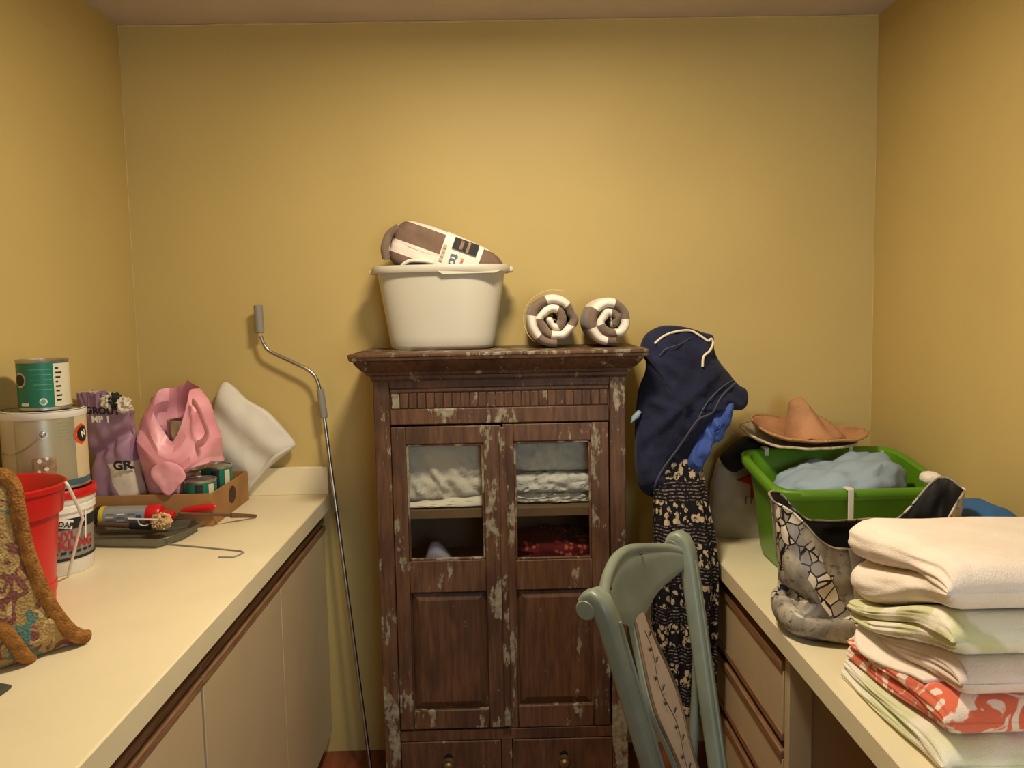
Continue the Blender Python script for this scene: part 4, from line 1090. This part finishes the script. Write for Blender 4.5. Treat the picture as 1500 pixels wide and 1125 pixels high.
def sack_m(i, j):
    t = i/120; x = SQ[j].x; y = SQ[j].y
    if t > .93 and x > .35: return 2
    if t < .10: return 3
    if y < .4 and x > .05+2.2*(.36-t)*.8 and t < .46: return 2
    return 0
MB().grid(rows, True, True, True, mf=sack_m).build('sack_body', ['sack_purple', 'sack_purple', 'sack_white', 'black_print'], pk, 60)
def sack_front(x, z_):
    t = min(1, max(0, (z_-zb)/.40)); u = min(.99, abs((x+1.146-.010*t)/.066))
    return 2.478-.100*t**1.6-.056*(1-.72*t**1.8)*(1-u**4)**.25
def sack_text(s, size, cx, cz, rot, mt, bold=.001):
    ca, sa = math.cos(rot), math.sin(rot)
    def f(x, y):
        X, Z = cx+x*ca-y*sa, cz+x*sa+y*ca; return (X, sack_front(X, Z)-.013, Z)
    text_mb(s, size, f, bold).build('lettering', mt, pk, 0)
sack_text('GROUT', .028, -1.132, 1.272, -.06, 'black_print', .0012)
sack_text('MP 1', .026, -1.140, 1.248, -.04, 'white_print', .001)
sack_text('GR', .036, -1.100, 1.105, 0, 'black_print', .0016)
for (dx, dz, mt_, sd) in ((-.004, 0, 'black_print', 2), (.020, -.012, 'sack_white', 5), (-.022, -.004, 'sack_white', 9)):
    blob((-1.096+dx, 2.372, zb+.372+dz), (.020, .014, .024), 2.2, lambda q: .010*nz(q.x*2, q.y*2, q.z*2, 1.7, sd), 26, 14).build('crumpled_top', mt_, pk, 30)

# pink bag
pkb = thing('pink_bag', 'crumpled pink plastic bag holding a metal can in the cardboard tray', 'bag', (-.957, 2.47, zb))
def facet(x, y, z_, s, seed):
    return 1-2*abs(nz(x, y, z_, s, seed))*1.6
def pink_ring(t, inner=0):
    row = []; n = 18
    for j in range(n):
        a = 2*PI*j/n+.16*nz(j*1.7, t*6.1, 7, 1.0, 2); x, y = math.cos(a), math.sin(a)
        fr_ = max(0, -y)
        hx = (.096+.036*math.sin(PI*min(1, t*1.05))**.8-.030*t**3)-inner; hy = (.055+.024*math.sin(PI*t))-inner
        top = .395-.170*math.exp(-((a-PI*1.53)/.58)**2)+.030*math.exp(-((a-.95)/.35)**2)-.045*math.exp(-((a-PI*1.02)/.4)**2)
        low = .040*(1-t)*(fr_**.7) 
        e = .046*nz(j*.83, t*5.1, 2, 1.3, 4)+.034*nz(j*1.9, t*9.3, 5, 1.1, 9)
        X = -.966+hx*x+e*x-.012*t; Y = 2.490+hy*y+e*y-.016*fr_*(1-t)
        if t < .3: Y = max(Y, 2.403)
        Z = zb+.055+low+(top-.055)*t+.012*nz(j*1.3, t*4, 1, 1, 3)*(t > .05)
        X = max(X, -1.078+.004*nz(j, t*5, 0, 1, 2))            # pressed against the sack
        if Z < zb+.160: X = min(X, -.952)                       # squeezed in beside the cans
        row.append((X, Y, Z))
    return row
NP = 9
rows = [[((p[0]-.966)*.5, (p[1]+2.5)*.5, zb+.06) for p in pink_ring(0)]]+[pink_ring(k/NP) for k in range(NP+1)]
MB().grid(rows, True, True).build('bag_outside', 'pink', pkb, 50, subd=1)
MB().grid([pink_ring(1)]+[pink_ring(k/NP, .005) for k in range(NP-1, 2, -1)], True).build('bag_inside', 'pink', pkb, 50, subd=1)
fo = px_plane([(224, 684), (242, 676), (262, 682), (272, 698), (262, 712), (246, 726), (230, 710), (221, 697)], 2.388)
Puff(fo, px_plane([(246, 704)], 2.388)[0], (0, 2.388, 0), (1, 0, 0), (0, -1, 0), .005, .009, 3.5, 8, 60, lambda u, z_: .004*nz(u, z_, 0, 40, 2), True).mb.build('bag_corner', 'pink', pkb, 50)
hl = crc([(-.900, 2.43, zb+.36), (-.882, 2.41, zb+.35), (-.862, 2.40, zb+.31), (-.852, 2.40, zb+.27), (-.868, 2.405, zb+.245), (-.890, 2.42, zb+.235)], 30, False)
MB().tube(hl, .012, 10, True, .25).build('bag_handle', 'pink', pkb, 40)
tag(MB().lathe([(.001, 0), (.036, .002), (.052, .012), (.055, .03), (.055, .155), (.053, .160), (.047, .160), (.046, .154), (.001, .154)], (-.945, 2.49, zb+.142), 40).build('metal_can', 'tin', None, 40), 'shiny metal can inside the pink plastic bag', 'can')

# white padded package
po = px_plane([(327, 560), (341, 567), (361, 586), (390, 603), (416, 630), (431, 649), (428, 658), (400, 680), (373, 704), (362, 722), (345, 722), (330, 695), (314, 676), (309, 645), (311, 605), (318, 575)], 2.765)
wp = thing('padded_bag', 'white padded bag leaning on the wall behind the cardboard tray', 'bag', (-.85, 2.77, ZC))
pw = Puff(po, px_plane([(360, 650)], 2.765)[0], (0, 2.775, 0), (1, 0, 0), (0, -1, 0), .032, .03, 3, 14, 150, lambda u, z_: .006*math.sin(60*(u*.7+z_*.7))+.004*nz(u, z_, 0, 18, 2))
pw.mb.xf(lambda p: (p.x, min(p.y, 2.7985), max(p.z, ZC+.001))).build('bag_body', 'package', wp, 60)
def on_pw(lst, l=.004): return [pw.on(*px_plane([q], 2.765)[0], l) for q in lst]
MB().tube(crc(on_pw([(426, 655), (405, 668), (385, 690), (366, 712)]), 40, False), .006, 8, True, .4).build('folded_seam', 'package', wp, 60)

# painting tools in front of the tray
ty = ZC+.0006
tp = thing('plastic_tray', 'clear smoky plastic tray lying on the countertop under the caulk tube', 'tray', (-1.02, 2.27, ZC))
poly = [(-1.155, 2.205), (-1.05, 2.185), (-.91, 2.165), (-.868, 2.24), (-.858, 2.34), (-.90, 2.385), (-1.0, 2.385), (-1.16, 2.385)]
pc2 = Vector((-1.01, 2.28, 0))
def ringp(sc_, z_): return [Vector((pc2.x+(a-pc2.x)*sc_, pc2.y+(b-pc2.y)*sc_, z_)) for a, b in poly]
MB().grid([ringp(.86, ty), ringp(.90, ty+.003), ringp(.97, ty+.022), ringp(1.0, ty+.024), ringp(1.0, ty+.026), ringp(.96, ty+.026), ringp(.88, ty+.006), ringp(.80, ty+.004)], True, True, True).build('tray_body', 'clear', tp, 30, bevel=.001)
def xcyl(pts, c, seg=28):
    """lathe about an axis along +x; pts = (radius, x)"""
    return MB().lathe(pts, (0, 0, 0), seg).xf(lambda p: (c[0]+p.z, c[1]+p.x, c[2]+p.y))
tz = ty+.026+.031
ca_ = thing('caulk_tube', 'silver caulk tube with a red end cap lying on the clear tray', 'caulk tube', (-1.05, 2.315, tz-.031))
cc = (-1.14, 2.315, tz)
xcyl([(.001, 0), (.026, 0), (.028, .004), (.028, .158), (.001, .158)], cc).build('tube_body', 'silver_label', ca_, 40)
xcyl([(.0285, .012), (.0285, .024)], cc).build('yellow_band', 'yellow', ca_, 60)
xcyl([(.001, -.004), (.024, -.004), (.0288, 0), (.0288, .012)], cc).build('end_cap', 'black_print', ca_, 40)
xcyl([(.029, .142), (.031, .146), (.031, .172), (.026, .180), (.014, .182), (.013, .205), (.010, .215), (.001, .216)], cc).build('red_cap', 'red_plastic', ca_, 40)
for k in range(9):
    a = -PI*.56-.09*(k % 3); x0 = .034+.030*(k//3)
    def tubemap(x, th): return (cc[0]+x, cc[1]+.0288*math.cos(th), cc[2]+.0288*math.sin(th))
    q = MB(); q.v = [Vector((cc[0]+x, cc[1]-.0288*math.cos(t_), cc[2]+.0288*math.sin(t_))) for x, t_ in ((x0, -.3+.32*(k % 3)), (x0+.022, -.3+.32*(k % 3)), (x0+.022, -.22+.32*(k % 3)), (x0, -.22+.32*(k % 3)))]
    q.face((0, 1, 2, 3)); q.build('print_mark', 'white_print' if k % 2 else 'slate_print', ca_, 0)
q = MB(); q.v = [Vector((cc[0]+x, cc[1]-.0290*math.cos(t_), cc[2]+.0290*math.sin(t_))) for x, t_ in ((.118, -.25), (.132, -.25), (.132, .25), (.118, .25))]; q.face((0, 1, 2, 3)); q.build('blue_mark', 'blue_print', ca_, 0)
# putty knife with red handle
pkf = thing('putty_knife', 'putty knife with a red plastic handle lying beside the tray', 'putty knife', (-.86, 2.36, ty))
hpts = [PY(266, 752, 2.383), PY(275, 748, 2.383), PY(295, 745, 2.383), PY(312, 743, 2.383), PY(315, 744, 2.383)]
MB().tube(crc(hpts, 24, False), lambda t: .0075+.0035*math.sin(PI*min(1, .1+t*.9)), 14, True, .7).build('handle', 'red_plastic', pkf, 60)
a, b = Vector(hpts[0]), Vector((-.985, 2.370, ZC+.032))
MB().prism([a+Vector((0, -.01, 0)), a+Vector((0, .012, 0)), b+Vector((0, .022, 0)), b+Vector((0, -.020, 0))], (0, 0, .0015)).build('blade', 'steel', pkf, 0)
# scraper
scp = thing('scraper', 'thin scraper rod with a dark brown wooden end lying over the tray edge', 'scraper', (-.80, 2.30, ty))
s0, s1, s2 = PY(262, 752, 2.315), PY(340, 755, 2.43), PZ(375, 756, ZC+.006)
MB().tube([s0, s1], .0042, 8, True, .6).build('rod', 'knob_wood', scp, 60)
MB().tube([s1-Vector((.004, 0, 0)), s1.lerp(s2, .3), s1.lerp(s2, .8), s2], lambda t: .0078-.003*t, 12).build('handle', 'knob_wood', scp, 60)
MB().lathe([(.004, 0), (.003, .002), (.001, .0025)], (0, 0, 0), 10).xf(lambda p: (s1.lerp(s2, .45).x+p.x, s1.lerp(s2, .45).y-.0068-p.z, s1.lerp(s2, .45).z+p.y)).build('rivet', 'brass', scp, 60)
# sponge mop
mo = thing('sponge_mop', 'small dish mop with a tan shredded head and white stem on the tray', 'dish mop', (-.95, 2.25, ty))
mc = PY(236, 764, 2.265)
hm = MB()
for i in range(130):
    d = Vector((random.gauss(0, 1), random.gauss(0, 1), random.gauss(0, 1))).normalized()
    p = mc+Vector((d.x*.024, d.y*.018, d.z*.020))*random.uniform(.75, 1.1)
    e = Vector((random.gauss(0, 1), random.gauss(0, 1), random.gauss(0, 1))).normalized()*.006
    hm.tube([p-e, p, p+e], random.uniform(.003, .0055), 6)
ho = hm.build('mop_head', 'sponge', mo, 60); ho['kind'] = 'stuff'
MB().tube([PY(188, 760, 2.235), PY(232, 761, 2.228)], .0024, 8).build('stem', 'white_plastic', mo, 60)
MB().tube(crc([PY(202, 762, 2.235), PY(205, 768, 2.235), PY(212, 770, 2.235), PY(217, 768, 2.235)], 16, False), .0018, 8).build('hook', 'white_plastic', mo, 60)
# bent wire
wp_ = [PZ(235, 796, ZC+.0035), PZ(300, 802, ZC+.0022), PZ(352, 807, ZC+.0022), PZ(357, 809, ZC+.0022), PZ(350, 813, ZC+.0022), PZ(342, 816, ZC+.0022), PZ(320, 816, ZC+.0022)]
tag(MB().tube(wp_, .0021, 8).build('bent_wire', 'grey_grip', None, 60), 'thin bent wire hook lying on the countertop in front of the tray', 'wire')
# flat dark brush bar behind the mop
fb = thing('paint_brush', 'dark flat brush lying along the caulk tube', 'brush', (-1.06, 2.25, ty))
MB().tube([PY(143, 768, 2.262), PY(190, 770, 2.262)], .007, 10, True, .6).build('handle', 'knob_wood', fb, 60)
MB().tube([PY(190, 770, 2.262), PY(222, 771, 2.262)], .010, 10, True, .5).build('bristles', 'black_print', fb, 60)
